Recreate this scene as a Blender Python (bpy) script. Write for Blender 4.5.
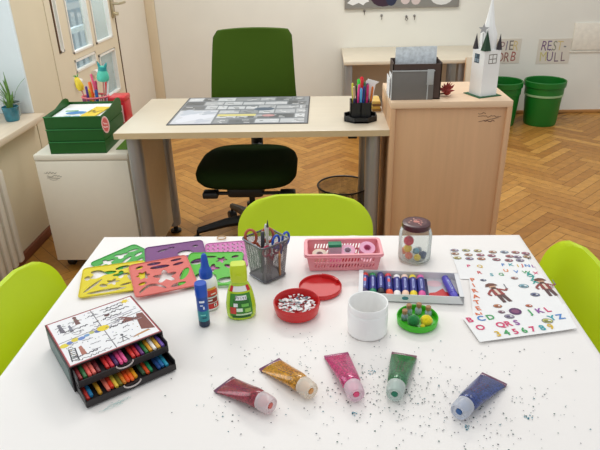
import bpy, bmesh, math, random
from mathutils import Vector, Matrix
random.seed(7)
PI = math.pi
for o in list(bpy.data.objects): bpy.data.objects.remove(o)
S = bpy.context.scene
COL = S.collection

# ---------------------------------------------------------------- camera
CAMZ, FPX = 1.45, 581.9
pit, yaw, rol = math.radians(25.61), math.radians(-2.679), math.radians(-1.508)
cp, sp, cy, sy = math.cos(pit), math.sin(pit), math.cos(yaw), math.sin(yaw)
fw = Vector((sy*cp, cy*cp, -sp)); rt = Vector((cy, -sy, 0)); up = rt.cross(fw)
r2 = math.cos(rol)*rt + math.sin(rol)*up; u2 = -math.sin(rol)*rt + math.cos(rol)*up
cam = bpy.data.cameras.new('camera'); camo = bpy.data.objects.new('camera', cam); COL.objects.link(camo)
M = Matrix((r2, u2, -fw)).transposed().to_4x4(); M.translation = Vector((0, 0, CAMZ)); camo.matrix_world = M
cam.sensor_fit = 'HORIZONTAL'; cam.sensor_width = 36; cam.lens = 36*FPX/600; cam.clip_start = 0.02
S.camera = camo

# ---------------------------------------------------------------- world, lights, exposure
w = bpy.data.worlds.new('daylight'); S.world = w; w.use_nodes = True
nt = w.node_tree; bg = nt.nodes['Background']
bg.inputs[0].default_value = (0.93, 0.97, 1.0, 1); bg.inputs[1].default_value = 0.68
def area(name, loc, target, sx, sy_, power, col):
    l = bpy.data.lights.new(name, 'AREA'); l.shape = 'RECTANGLE'; l.size = sx; l.size_y = sy_; l.energy = power; l.color = col
    o = bpy.data.objects.new(name, l); COL.objects.link(o); o.location = loc
    o.rotation_euler = (Vector(target)-Vector(loc)).to_track_quat('-Z', 'Y').to_euler(); return o
area('overhead_fill_light', (-0.1, 1.3, 2.9), (-0.1, 1.3, 0), 0.4, 1.5, 9.5, (1, 0.95, 0.89))  # unseen overhead lamp, added for soft light on the table
area('overhead_fill_light', (1.6, 2.6, 2.9), (1.6, 2.6, 0), 0.4, 1.5, 7, (1, 0.96, 0.90))  # second added overhead lamp
area('overhead_fill_light', (0.0, 3.9, 2.9), (0.0, 3.9, 0), 1.5, 0.4, 39, (1, 0.97, 0.92))  # unseen lamp added near the back to brighten the back wall
area('window_daylight', (-1.88, 1.9, 1.45), (0.2, 1.9, 0.9), 1.5, 1.9, 23, (0.9, 0.96, 1.0))
area('door_daylight', (-1.72, 4.05, 1.45), (0.0, 4.05, 1.0), 0.85, 1.2, 6, (0.9, 0.96, 1.0))
S.view_settings.view_transform = 'Standard'; S.view_settings.look = 'None'
S.view_settings.gamma = 1; S.view_settings.use_curve_mapping = False
S.view_settings.exposure = 0.0

# ---------------------------------------------------------------- materials
def lin(c):
    return tuple(((v/255)/12.92 if v/255 <= .04045 else ((v/255+.055)/1.055)**2.4) for v in c)
MATS = {}
def mat(name, rgb, rough=.5, metal=0, var=.06, scale=30, bump=0, bscale=200, trans=0, coat=0, stretch=None, sheen=0, spec=None, alpha=None):
    if name in MATS: return MATS[name]
    m = bpy.data.materials.new(name); m.use_nodes = True; n = m.node_tree.nodes; L = m.node_tree.links
    b = n['Principled BSDF']; c = lin(rgb)
    b.inputs['Roughness'].default_value = rough; b.inputs['Metallic'].default_value = metal
    if trans: b.inputs['Transmission Weight'].default_value = trans
    if coat: b.inputs['Coat Weight'].default_value = coat; b.inputs['Coat Roughness'].default_value = .08
    if sheen: b.inputs['Sheen Weight'].default_value = sheen
    if spec is not None: b.inputs['Specular IOR Level'].default_value = spec
    tc = n.new('ShaderNodeTexCoord'); mp = n.new('ShaderNodeMapping'); L.new(tc.outputs['Object'], mp.inputs[0])
    if stretch: mp.inputs['Scale'].default_value = stretch
    nz = n.new('ShaderNodeTexNoise'); nz.inputs['Scale'].default_value = scale; nz.inputs['Detail'].default_value = 5
    L.new(mp.outputs[0], nz.inputs[0])
    rp = n.new('ShaderNodeValToRGB'); rp.color_ramp.elements[0].position = .3; rp.color_ramp.elements[1].position = .7
    rp.color_ramp.elements[0].color = tuple(max(0, v*(1-var)) for v in c)+(1,)
    rp.color_ramp.elements[1].color = tuple(min(1, v*(1+var)) for v in c)+(1,)
    L.new(nz.outputs[0], rp.inputs[0]); L.new(rp.outputs[0], b.inputs['Base Color'])
    if bump:
        n2 = n.new('ShaderNodeTexNoise'); n2.inputs['Scale'].default_value = bscale; L.new(mp.outputs[0], n2.inputs[0])
        bp = n.new('ShaderNodeBump'); bp.inputs['Strength'].default_value = bump; bp.inputs['Distance'].default_value = .002
        L.new(n2.outputs[0], bp.inputs['Height']); L.new(bp.outputs[0], b.inputs['Normal'])
    MATS[name] = m; return m
def see_through(name, rgb, clear=.8, rough=.05, gloss=.15, most=.95):
    """clear plastic or glass: mostly transparent, a little tint and a mirror-like coat at grazing angles"""
    if name in MATS: return MATS[name]
    m = bpy.data.materials.new(name); m.use_nodes = True; n = m.node_tree.nodes; L = m.node_tree.links
    b = n['Principled BSDF']; b.inputs['Base Color'].default_value = lin(rgb)+(1,); b.inputs['Roughness'].default_value = rough
    tr = n.new('ShaderNodeBsdfTransparent'); tr.inputs[0].default_value = tuple(.5+.5*v for v in lin(rgb))+(1,)
    lw = n.new('ShaderNodeLayerWeight'); lw.inputs[0].default_value = gloss
    mr = n.new('ShaderNodeMapRange'); mr.inputs[3].default_value = 1-clear; mr.inputs[4].default_value = most
    L.new(lw.outputs['Fresnel'], mr.inputs[0])
    mx = n.new('ShaderNodeMixShader'); L.new(mr.outputs[0], mx.inputs[0]); L.new(tr.outputs[0], mx.inputs[1]); L.new(b.outputs[0], mx.inputs[2])
    L.new(mx.outputs[0], n['Material Output'].inputs[0]); MATS[name] = m; return m
def wire_mesh(name, rgb, pitch, solid, metal=.6):
    """woven wire: a fine grid of holes in object space"""
    if name in MATS: return MATS[name]
    m = bpy.data.materials.new(name); m.use_nodes = True; n = m.node_tree.nodes; L = m.node_tree.links
    b = n['Principled BSDF']; b.inputs['Base Color'].default_value = lin(rgb)+(1,); b.inputs['Roughness'].default_value = .4; b.inputs['Metallic'].default_value = metal
    uv = n.new('ShaderNodeUVMap'); sx = n.new('ShaderNodeSeparateXYZ'); L.new(uv.outputs[0], sx.inputs[0])
    def band(out):
        a = n.new('ShaderNodeMath'); a.operation = 'DIVIDE'; a.inputs[1].default_value = pitch; L.new(out, a.inputs[0])
        f = n.new('ShaderNodeMath'); f.operation = 'FRACT'; L.new(a.outputs[0], f.inputs[0])
        g = n.new('ShaderNodeMath'); g.operation = 'LESS_THAN'; g.inputs[1].default_value = solid; L.new(f.outputs[0], g.inputs[0]); return g.outputs[0]
    mxm = n.new('ShaderNodeMath'); mxm.operation = 'MAXIMUM'; L.new(band(sx.outputs[0]), mxm.inputs[0]); L.new(band(sx.outputs[1]), mxm.inputs[1])
    tr = n.new('ShaderNodeBsdfTransparent'); mx = n.new('ShaderNodeMixShader')
    L.new(mxm.outputs[0], mx.inputs[0]); L.new(tr.outputs[0], mx.inputs[1]); L.new(b.outputs[0], mx.inputs[2]); L.new(mx.outputs[0], n['Material Output'].inputs[0])
    MATS[name] = m; return m
def attr_mat(name, rough=.5, grain=0, coat=0):
    """colour per face from the mesh (printed ink, separate planks), with a little grain"""
    if name in MATS: return MATS[name]
    m = bpy.data.materials.new(name); m.use_nodes = True; n = m.node_tree.nodes; L = m.node_tree.links
    b = n['Principled BSDF']; b.inputs['Roughness'].default_value = rough
    if coat: b.inputs['Coat Weight'].default_value = coat; b.inputs['Coat Roughness'].default_value = .25
    at = n.new('ShaderNodeAttribute'); at.attribute_name = 'Col'
    if grain:
        tc = n.new('ShaderNodeTexCoord'); nz = n.new('ShaderNodeTexNoise'); nz.inputs['Scale'].default_value = 22; nz.inputs['Detail'].default_value = 6
        L.new(tc.outputs['Object'], nz.inputs[0])
        mr = n.new('ShaderNodeMapRange'); mr.inputs[1].default_value = .3; mr.inputs[2].default_value = .7; mr.inputs[3].default_value = 1-grain; mr.inputs[4].default_value = 1+grain
        L.new(nz.outputs[0], mr.inputs[0])
        mu = n.new('ShaderNodeVectorMath'); mu.operation = 'SCALE'; L.new(at.outputs['Color'], mu.inputs[0]); L.new(mr.outputs[0], mu.inputs['Scale'])
        L.new(mu.outputs[0], b.inputs['Base Color'])
    else: L.new(at.outputs['Color'], b.inputs['Base Color'])
    MATS[name] = m; return m

WALL = lambda: mat('wall_paint', (229, 227, 217), .85, var=.02, scale=4, bump=.15, bscale=120)
BEIGE = lambda: mat('beige_paint', (222, 210, 184), .6, var=.02, scale=5)
WHITE = lambda: mat('white_lacquer', (236, 232, 224), .35, var=.01)
BEECH = lambda: mat('beech_front', (212, 168, 126), .45, var=.05, scale=3, stretch=(14, 14, 1))
MAPLE = lambda: mat('maple_top', (216, 204, 182), .3, var=.025, scale=3, stretch=(1, 12, 12))
STEEL = lambda: mat('grey_steel', (165, 163, 160), .38, metal=.55, var=.04, scale=8)
BLACK = lambda: mat('black_plastic', (18, 18, 19), .45, var=.1)
LIME = lambda: mat('lime_plastic', (190, 212, 1), .45, var=.02, scale=10, bump=.05, bscale=500)
INK = lambda: attr_mat('printed_ink', .45)
PAPER = lambda: mat('white_paper', (242, 241, 240), .7, var=.01)

# ---------------------------------------------------------------- mesh helpers
class MB:
    def __init__(s): s.bm = bmesh.new(); s.uv = None
    def _new(s, n0, M=None):
        s.bm.verts.ensure_lookup_table(); vs = s.bm.verts[n0:]
        if M is not None: bmesh.ops.transform(s.bm, matrix=M, verts=vs)
        return s
    def box(s, x0, x1, y0, y1, z0, z1, bev=0, seg=2, M=None):
        t = bmesh.new(); r = bmesh.ops.create_cube(t, size=1)
        bmesh.ops.transform(t, matrix=Matrix.Translation(((x0+x1)/2, (y0+y1)/2, (z0+z1)/2)) @ Matrix.Diagonal((abs(x1-x0), abs(y1-y0), abs(z1-z0), 1)), verts=t.verts)
        if bev: bmesh.ops.bevel(t, geom=t.edges[:], offset=bev, segments=seg, profile=.5, affect='EDGES')
        return s.take(t, M)
    def take(s, t, M=None):
        if M is not None: bmesh.ops.transform(t, matrix=M, verts=t.verts)
        me = bpy.data.meshes.new('tmp'); t.to_mesh(me); t.free(); s.bm.from_mesh(me); bpy.data.meshes.remove(me); return s
    def lathe(s, prof, seg=32, M=None, sxy=(1, 1)):
        t = bmesh.new(); rings = []
        for r, z in prof:
            if r <= 1e-6: rings.append([t.verts.new((0, 0, z))])
            else: rings.append([t.verts.new((r*math.cos(2*PI*k/seg)*sxy[0], r*math.sin(2*PI*k/seg)*sxy[1], z)) for k in range(seg)])
        for a, b in zip(rings, rings[1:]):
            for k in range(seg):
                k2 = (k+1) % seg
                if len(a) == 1 and len(b) == 1: continue
                if len(a) == 1: t.faces.new((a[0], b[k2], b[k]))
                elif len(b) == 1: t.faces.new((a[k], a[k2], b[0]))
                else: t.faces.new((a[k], a[k2], b[k2], b[k]))
        bmesh.ops.recalc_face_normals(t, faces=t.faces)
        return s.take(t, M)
    def loft(s, rings, cap=True, M=None):
        t = bmesh.new(); R = [[t.verts.new(p) for p in ring] for ring in rings]; n = len(R[0])
        for a, b in zip(R, R[1:]):
            for k in range(n): t.faces.new((a[k], a[(k+1) % n], b[(k+1) % n], b[k]))
        if cap: t.faces.new(R[0][::-1]); t.faces.new(R[-1])
        bmesh.ops.recalc_face_normals(t, faces=t.faces); return s.take(t, M)
    def tube(s, pts, r, seg=10, M=None, closed=False):
        pts = [Vector(p) for p in pts]; rings = []; n = len(pts); prev = None
        for i, p in enumerate(pts):
            if closed: d = (pts[(i+1) % n]-pts[i-1])
            else: d = pts[min(i+1, n-1)]-pts[max(i-1, 0)]
            d.normalize()
            if prev is None: a = d.orthogonal().normalized()
            else: a = (prev - d*prev.dot(d)).normalized()
            prev = a; b = d.cross(a); rr = r[i] if isinstance(r, (list, tuple)) else r
            rings.append([p+a*rr*math.cos(2*PI*k/seg)+b*rr*math.sin(2*PI*k/seg) for k in range(seg)])
        if closed: rings.append(rings[0]); return s.loft(rings, False, M)
        return s.loft(rings, True, M)
    def ball(s, c, r, sub=3, jit=0, sc=(1, 1, 1)):
        t = bmesh.new(); bmesh.ops.create_icosphere(t, subdivisions=sub, radius=1)
        for v in t.verts:
            k = r*(1+random.uniform(-jit, jit)); v.co = Vector((v.co.x*k*sc[0]+c[0], v.co.y*k*sc[1]+c[1], v.co.z*k*sc[2]+c[2]))
        return s.take(t)
    def prism(s, poly, z0, z1, M=None, bev=0):
        t = bmesh.new(); a = [t.verts.new((x, y, z0)) for x, y in poly]; f = t.faces.new(a)
        if z1 != z0:
            r = bmesh.ops.extrude_face_region(t, geom=[f]); bmesh.ops.translate(t, vec=(0, 0, z1-z0), verts=[v for v in r['geom'] if isinstance(v, bmesh.types.BMVert)])
            bmesh.ops.recalc_face_normals(t, faces=t.faces)
            if bev: bmesh.ops.bevel(t, geom=[e for e in t.edges if abs(e.verts[0].co.z-e.verts[1].co.z) < 1e-7], offset=bev, segments=2, affect='EDGES')
        return s.take(t, M)
    def build(s, name, m, parent=None, smooth=35, loc=None, rot=None):
        me = bpy.data.meshes.new(name); s.bm.to_mesh(me); s.bm.free()
        return link(name, me, m, parent, smooth, loc, rot)
def link(name, me, m, parent=None, smooth=35, loc=None, rot=None):
    me.materials.clear(); me.materials.append(m)
    if smooth:
        me.polygons.foreach_set('use_smooth', [True]*len(me.polygons)); me.set_sharp_from_angle(angle=math.radians(smooth))
    o = bpy.data.objects.new(name, me); COL.objects.link(o)
    if parent: o.parent = parent
    if loc: o.location = loc
    if rot: o.rotation_euler = rot
    return o
def tag(o, label=None, cat=None, group=None, kind=None):
    if label: o['label'] = label
    if cat: o['category'] = cat
    if group: o['group'] = group
    if kind: o['kind'] = kind
    return o
def thing(name, label, cat, loc=(0, 0, 0), rz=0, group=None, rot=None):
    o = bpy.data.objects.new(name, None); o.empty_display_size = .02; COL.objects.link(o); o.location = loc
    o.rotation_euler = rot if rot else (0, 0, rz); return tag(o, label, cat, group)
def struct(name, mb, m, parent=None, smooth=35):
    o = mb.build(name, m, parent, smooth)
    if not parent: o['kind'] = 'structure'
    return o
def rrect(w_, h_, r, cx=0, cy_=0, n=6):
    p = []
    for qx, qy, a0 in ((1, 1, 0), (-1, 1, 90), (-1, -1, 180), (1, -1, 270)):
        for k in range(n+1):
            a = math.radians(a0+90*k/n); p.append((cx+qx*(w_/2-r)+r*math.cos(a), cy_+qy*(h_/2-r)+r*math.sin(a)))
    return p
def ell(cx, cy_, a, b, n=16, rot=0):
    return [(cx+a*math.cos(2*PI*k/n)*math.cos(rot)-b*math.sin(2*PI*k/n)*math.sin(rot), cy_+a*math.cos(2*PI*k/n)*math.sin(rot)+b*math.sin(2*PI*k/n)*math.cos(rot)) for k in range(n)]
def plate_mesh(outline, holes, th):
    """flat sheet with real holes"""
    cu = bpy.data.curves.new('plate', 'CURVE'); cu.dimensions = '2D'; cu.fill_mode = 'BOTH'; cu.extrude = th/2
    for poly in [outline]+holes:
        sp_ = cu.splines.new('POLY'); sp_.points.add(len(poly)-1); sp_.use_cyclic_u = True
        for pt, (x, y) in zip(sp_.points, poly): pt.co = (x, y, 0, 1)
    o = bpy.data.objects.new('plate', cu); COL.objects.link(o); bpy.context.view_layer.update()
    me = bpy.data.meshes.new_from_object(o.evaluated_get(bpy.context.evaluated_depsgraph_get()))
    bpy.data.objects.remove(o); bpy.data.curves.remove(cu); return me
TXT = {}
def text_polys(ch, bold=0):
    key = (ch, bold)
    if key in TXT: return TXT[key]
    cu = bpy.data.curves.new('glyph', 'FONT'); cu.body = ch; cu.size = 1; cu.align_x = 'CENTER'; cu.align_y = 'CENTER'; cu.resolution_u = 3; cu.offset = bold
    o = bpy.data.objects.new('glyph', cu); COL.objects.link(o); bpy.context.view_layer.update()
    me = bpy.data.meshes.new_from_object(o.evaluated_get(bpy.context.evaluated_depsgraph_get()))
    r = [[(me.vertices[i].co.x, me.vertices[i].co.y) for i in p.vertices] for p in me.polygons]
    bpy.data.meshes.remove(me); bpy.data.objects.remove(o); bpy.data.curves.remove(cu); TXT[key] = r; return r
class Print:
    """ink on a flat face: polygons with their own colours, all in one mesh"""
    def __init__(s): s.v = []; s.f = []; s.c = []
    def poly(s, pts, rgb, z=0):
        i = len(s.v); z += 6e-6*(len(s.f) % 14); s.v += [(x, y, z) for x, y in pts]; s.f.append(list(range(i, i+len(pts)))); s.c.append(lin(rgb)+(1,)); return s
    def rect(s, x0, x1, y0, y1, rgb, z=0): return s.poly([(x0, y0), (x1, y0), (x1, y1), (x0, y1)], rgb, z)
    def stroke(s, pts, w_, rgb, z=.0001):
        for (x0, y0), (x1, y1) in zip(pts, pts[1:]):
            d = math.hypot(x1-x0, y1-y0)
            if d < 1e-7: continue
            nx, ny = -(y1-y0)/d*w_/2, (x1-x0)/d*w_/2
            s.poly([(x0+nx, y0+ny), (x0-nx, y0-ny), (x1-nx, y1-ny), (x1+nx, y1+ny)], rgb, z)
        return s
    def text(s, t, x, y, size, rgb, rot=0, z=.0001, sx=1, bold=0):
        c, sn = math.cos(rot), math.sin(rot)
        for p in text_polys(t, bold): s.poly([(x+(a*sx*c-b*sn)*size, y+(a*sx*sn+b*c)*size) for a, b in p], rgb, z)
        return s
    def scribble(s, x0, x1, y, amp, n, w_, rgb):
        s.stroke([(x0+(x1-x0)*k/n, y+random.uniform(-amp, amp)) for k in range(n+1)], w_, rgb, .00035); return s
    def build(s, name, parent, loc=(0, 0, 0), rot=(0, 0, 0), m=None):
        me = bpy.data.meshes.new(name); me.from_pydata(s.v, [], s.f); me.update()
        a = me.attributes.new('Col', 'FLOAT_COLOR', 'FACE'); a.data.foreach_set('color', [q for c in s.c for q in c])
        return link(name, me, m or INK(), parent, 0, loc, rot)
def uvgrid(rings, us, vs):
    """walls with metric UVs for woven wire"""
    me_v = []; f = []; uv = []
    n = len(rings[0])
    for i in range(len(rings)-1):
        for k in range(n-1):
            b = len(me_v); me_v += [rings[i][k], rings[i][k+1], rings[i+1][k+1], rings[i+1][k]]; f.append((b, b+1, b+2, b+3))
            uv += [(us[k], vs[i]), (us[k+1], vs[i]), (us[k+1], vs[i+1]), (us[k], vs[i+1])]
    me = bpy.data.meshes.new('wire'); me.from_pydata(me_v, [], f); l = me.uv_layers.new(name='UVMap')
    for d, q in zip(l.data, uv): d.uv = q
    me.update(); return me
def copy_tree(o, parent=None):
    c = o.copy(); COL.objects.link(c)
    if parent: c.parent = parent
    for ch in o.children: copy_tree(ch, c)
    return c
RX = lambda a: Matrix.Rotation(a, 4, 'X'); RY = lambda a: Matrix.Rotation(a, 4, 'Y'); RZ = lambda a: Matrix.Rotation(a, 4, 'Z')
TR = lambda x, y, z: Matrix.Translation((x, y, z))
ORD = 'first second third fourth fifth sixth seventh eighth ninth tenth eleventh twelfth thirteenth fourteenth fifteenth sixteenth seventeenth eighteenth nineteenth twentieth twenty-first twenty-second twenty-third twenty-fourth'.split()

# ================================================================ THE ROOM
XL, YB = -1.57, 5.40
# herringbone parquet: every plank a face of the floor with its own tone
W_, N_ = .068, 6
v = []; f = []; c = []
ca = math.sqrt(.5)
def toW(a, b): return ((a-b)*ca*W_+.45, (a+b)*ca*W_)
for k in range(-10, 140):
    for m_ in range(-6, 7):
        for (a0, a1, b0, b1) in ((k+12*m_, k+6+12*m_, k, k+1), (k+12*m_, k+1+12*m_, k+1, k+7)):
            g = .018
            q = [toW(a0+g, b0+g), toW(a1-g, b0+g), toW(a1-g, b1-g), toW(a0+g, b1-g)]
            cx = sum(p[0] for p in q)/4; cyy = sum(p[1] for p in q)/4
            if not (-2.0 < cx < 3.6 and 0.1 < cyy < YB+.1): continue
            i = len(v); v += [(x, min(y, YB+.05), 0) for x, y in q]; f.append((i, i+1, i+2, i+3))
            t = random.gauss(0, 1); t = max(-2, min(2, t))
            base = lin((178+11*t, 124+11*t, 54+8*t)); c.append(base+(1,))
i = len(v); v += [(-2.05, .05, -.001), (3.7, .05, -.001), (3.7, YB+.05, -.001), (-2.05, YB+.05, -.001)]; f.append((i, i+1, i+2, i+3)); c.append(lin((86, 54, 26))+(1,))
me = bpy.data.meshes.new('floor'); me.from_pydata(v, [], f); me.update()
a = me.attributes.new('Col', 'FLOAT_COLOR', 'FACE'); a.data.foreach_set('color', [q for cc in c for q in cc])
fl = link('floor', me, attr_mat('oak_parquet', .42, grain=.14), None, 0); fl['kind'] = 'structure'

struct('wall_back', MB().box(-2.0, 3.7, YB, YB+.15, -.02, 2.7), WALL())
wl = MB()
wl.box(-1.97, XL, 3.06, 3.44, 0, 2.7); wl.box(-1.80, XL, 3.44, 4.60, 2.15, 2.7)
wl.box(-1.97, XL, .4, 3.05, 0, .635)
wl.box(-1.97, XL, .4, 3.05, 2.3, 2.7)
struct('wall_left', wl, mat('left_wall_paint', (220, 208, 180), .8, var=.02, scale=4))
struct('wall_corner', MB().box(-1.80, XL, 4.60, YB, 0, 2.7), mat('corner_paint', (226, 219, 204), .8, var=.02, scale=4))
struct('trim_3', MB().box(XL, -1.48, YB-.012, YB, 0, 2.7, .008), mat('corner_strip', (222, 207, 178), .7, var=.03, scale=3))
struct('baseboard_back', MB().box(-1.2, 3.7, YB-.018, YB, 0, .028, .004), mat('oak_skirting', (180, 128, 70), .5, var=.08, scale=6))
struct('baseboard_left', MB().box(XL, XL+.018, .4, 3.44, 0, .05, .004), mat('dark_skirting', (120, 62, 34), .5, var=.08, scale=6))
struct('trim_2', MB().box(-1.97, XL-.001, 3.046, 3.06, .67, 2.3), mat('reveal_white', (226, 232, 234), .6, var=.01))
# deep window over the sill (only its reveal is in the picture)
struct('trim_1', MB().box(-1.97, -1.505, .4, 3.045, .637, .67, .005), mat('sill_wood', (222, 204, 180), .4, var=.06, scale=5, stretch=(10, 1, 10)))
wf = MB()
for (y0, y1, z0, z1) in ((.4, 3.05, .67, .74), (.4, 3.05, 2.2, 2.3), (.4, .47, .74, 2.2), (2.98, 3.05, .74, 2.2), (1.68, 1.76, .74, 2.2)): wf.box(-1.97, -1.91, y0, y1, z0, z1, .006)
wo = struct('window_1', wf, WHITE())
MB().box(-1.945, -1.94, .45, 3.0, .72, 2.22).build('pane', see_through('window_glass', (225, 238, 240), .86), wo)
# balcony door
dr = MB()
xo, xi = -1.61, -1.565
for (y0, y1, z0, z1) in ((3.425, 3.50, 0, 2.15), (3.58, 3.69, 0, 2.15), (4.05, 4.10, 0, 2.15), (4.46, 4.56, 0, 2.15),
                         (3.50, 3.58, .78, .905), (3.50, 3.58, 0, .3), (3.50, 3.58, 2.05, 2.15), (3.69, 4.05, .835, .875), (4.10, 4.46, .80, .87), (3.69, 4.05, 0, .755), (4.10, 4.46, 0, .48), (3.69, 4.05, 2.05, 2.15), (4.10, 4.46, 2.05, 2.15)):
    dr.box(xo, xi, y0, y1, z0, z1)
dr.box(xo, xi, 3.50, 3.58, .3, .78)
door = struct('door_1', dr, BEIGE())
bd = MB()
for (y0, y1, z0, z1) in ((3.70, 4.04, .872, 2.04), (4.11, 4.45, .872, 2.04), (3.69, 4.05, .757, .833), (4.11, 4.45, .485, .795), (3.515, 3.575, .91, 2.04)):
    for (a0, a1, b0, b1) in ((y0, y0+.012, z0, z1), (y1-.012, y1, z0, z1), (y0, y1, z0, z0+.012), (y0, y1, z1-.012, z1)): bd.box(-1.592, -1.560, a0, a1, b0, b1)
bd.build('glazing_bead', WHITE(), door)
gl = MB()
for (y0, y1, z0, z1) in ((3.70, 4.04, .872, 2.04), (4.11, 4.45, .872, 2.04), (3.69, 4.05, .757, .833), (4.11, 4.45, .485, .795), (3.515, 3.575, .91, 2.04)): gl.box(-1.590, -1.587, y0, y1, z0, z1)
gl.build('pane', see_through('door_glass', (225, 238, 242), .94, .05, .15, .35), door)
MB().box(-1.575, -1.562, 4.566, 4.578, 0, 2.15).box(-1.566, -1.559, 3.502, 3.514, .91, 2.05).build('gasket', mat('dark_gasket', (92, 66, 40), .7), door)
os_ = MB()
for y in (4.06, 4.62): os_.box(-1.80, -1.76, y, y+.05, .1, 2.1)
os_.box(-1.80, -1.76, 3.5, 4.62, .93, .965); os_.build('outer_sash', mat('outer_sash_white', (226, 234, 236), .4), door)
os_ = MB()
for y in (4.115, 4.675): os_.box(-1.80, -1.77, y, y+.06, .1, 2.1)
os_.build('outer_bar', mat('slate_blue', (78, 104, 122), .5), door)  # slate-blue upright bars beside the outer sash
h = MB().box(-1.562, -1.545, 4.495, 4.525, 1.0, 1.16, .005)
h.tube([(-1.55, 4.51, 1.10), (-1.50, 4.51, 1.10), (-1.495, 4.53, 1.10), (-1.495, 4.63, 1.10)], .009)
h.tube([(-1.55, 4.51, 1.03), (-1.515, 4.51, 1.03)], .012)
h.build('door_handle', mat('brass_grey', (190, 178, 150), .3, metal=.8), door)
kn = MB()
for y in (3.63, 3.93): kn.lathe([(0, 0), (.018, 0), (.018, .05), (0, .05)], 16, TR(-1.545, y, .71) @ RX(-PI/2))
kn.build('hinge_cover', WHITE(), door)
# balcony and the house opposite, seen through the door panes
struct('balcony_floor', MB().box(-4.2, -1.66, 3.05, 7.5, -.12, -.03), mat('pale_screed', (236, 234, 228), .8)).__setitem__('kind', 'structure')
rl = thing('balcony_railing', 'white balcony railing with blue-grey bars beyond the balcony door', 'railing', (-2.75, 5.6, -.03))
m_ = MB()
m_.box(-.03, .03, -2.2, 1.8, .92, .98, .008); m_.box(-.02, .02, -2.2, 1.8, .10, .14, .006)
m_.build('rail', WHITE(), rl)
m_ = MB()
for k in range(22): m_.box(-.01, .01, -2.1+k*.18, -2.08+k*.18, .12, .94)
m_.build('baluster', mat('blue_grey_steel', (96, 122, 140), .5), rl)
ex = thing('building', 'pale grey house with windows seen through the balcony door glass', 'building', (-6.5, 13, -6))
MB().box(-6, 6, 0, 3, 0, 14).build('wall', mat('house_render', (206, 214, 214), .9, var=.04, scale=1), ex)
for fx in (-4, -1.5, 1, 3.5):
    for fz in (3, 6.2, 9.4):
        q = MB().box(fx, fx+1.2, -.06, .05, fz, fz+1.7).build('window', WHITE(), ex)
        MB().box(fx+.1, fx+1.1, -.08, -.05, fz+.1, fz+1.6).build('pane', mat('house_window', (110, 140, 156), .2), q)
# ---- radiator under the sill
rd = thing('radiator', 'white ribbed radiator under the window sill at the left edge', 'radiator', (-1.51, 1.9, .08))
m_ = MB(); m_.box(-.03, .03, -.55, .56, .03, .46, .01)
for k in range(19): m_.box(.022, .05, -.54+k*.058, -.50+k*.058, .02, .49, .01)
m_.build('body', mat('radiator_white', (214, 206, 190), .4, var=.01), rd)
m_ = MB(); m_.box(-.02, .02, -.45, -.42, -.08, .05); m_.box(-.02, .02, .43, .46, -.08, .05); m_.build('bracket', mat('radiator_white', (0, 0, 0)), rd)
# ================================================================ BACK WALL THINGS
po = thing('poster_frame', 'grey framed poster hanging on the back wall at the top edge', 'poster', (.676, YB-.003, .945))
MB().box(-.49, .49, -.022, 0, 0, .62, .003).build('frame', mat('poster_grey', (142, 138, 132), .6), po)
p = Print()
p.rect(-.475, .475, .014, .60, (132, 130, 124))
p.poly([(-.47, .05), (-.44, .075), (-.46, .10), (-.41, .09), (-.38, .11), (-.35, .085), (-.30, .095), (-.28, .06), (-.31, .05), (-.33, .03), (-.37, .05), (-.42, .03)], (232, 232, 230), .0004)
p.poly(ell(-.16, .10, .11, .085), (58, 34, 52), .0004); p.poly(ell(-.09, .09, .05, .07), (38, 44, 70), .0006)
for x, y in ((.03, .07), (.12, .065), (.22, .16)): p.poly(ell(x, y, .04, .04), (206, 190, 186), .0004)
p.poly(ell(.34, .09, .10, .07), (220, 220, 216), .0004)
p.build('picture', po, (0, -.0225, 0), (PI/2, 0, 0))
for i, (x, z, lab) in enumerate(((.358, .925, 'small pale wall hook, leftmost below the grey poster'), (.509, .885, 'dark wall hook, second from left below the grey poster'), (.725, .873, 'round wall hook, third from left below the grey poster'), (.795, .877, 'thin wall hook, rightmost below the grey poster'))):
    t = thing('wall_hook', lab, 'hook', (x, YB, z), 0, 'hooks below the poster')
    MB().lathe([(0, 0), (.012, 0), (.010, .006), (0, .006)], 14, RX(PI/2)).build('plate', STEEL(), t)
    MB().tube([(0, -.004, 0), (0, -.02, -.004), (0, -.024, -.025), (0, -.012, -.03)] if i != 2 else [(0, -.004, 0), (0, -.02, 0), (.012, -.024, -.02), (0, -.024, -.032), (-.012, -.024, -.02), (0, -.02, 0)], .003, 8).build('hook', mat('hook_dark', (84, 78, 72), .4, metal=.5), t)
def sign(x0, x1, z0, z1, rows, lab):
    t = thing('paper_sign', lab, 'sign', ((x0+x1)/2, YB-.0015, z0), 0, 'hand lettered bin signs')
    wd, ht = x1-x0, z1-z0
    MB().box(-wd/2, wd/2, -.0015, .0015, 0, ht).build('sheet', mat('sign_paper', (214, 206, 192), .8, var=.02), t)
    p = Print()
    for r_, (word, cols) in enumerate(rows):
        n = len(word)
        for k, ch in enumerate(word):
            if ch == ' ': continue
            p.text(ch, -wd*.40+wd*.8*(k+.5)/n, ht*(.70-.44*r_)+random.uniform(-.006, .006), .118, cols[k % len(cols)], random.uniform(-.12, .05), sx=.75)
    p.build('lettering', t, (0, -.0018, 0), (PI/2, 0, 0))
sign(1.457, 1.749, .457, .669, (('PAPIER', [(150, 90, 80), (120, 110, 90), (150, 120, 120), (120, 110, 130), (110, 100, 90), (206, 186, 130)]), ('KORB', [(120, 90, 90), (150, 90, 80), (140, 84, 72), (160, 80, 70)])), 'paper sign reading PAPIER KORB above the left green bin')
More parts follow.
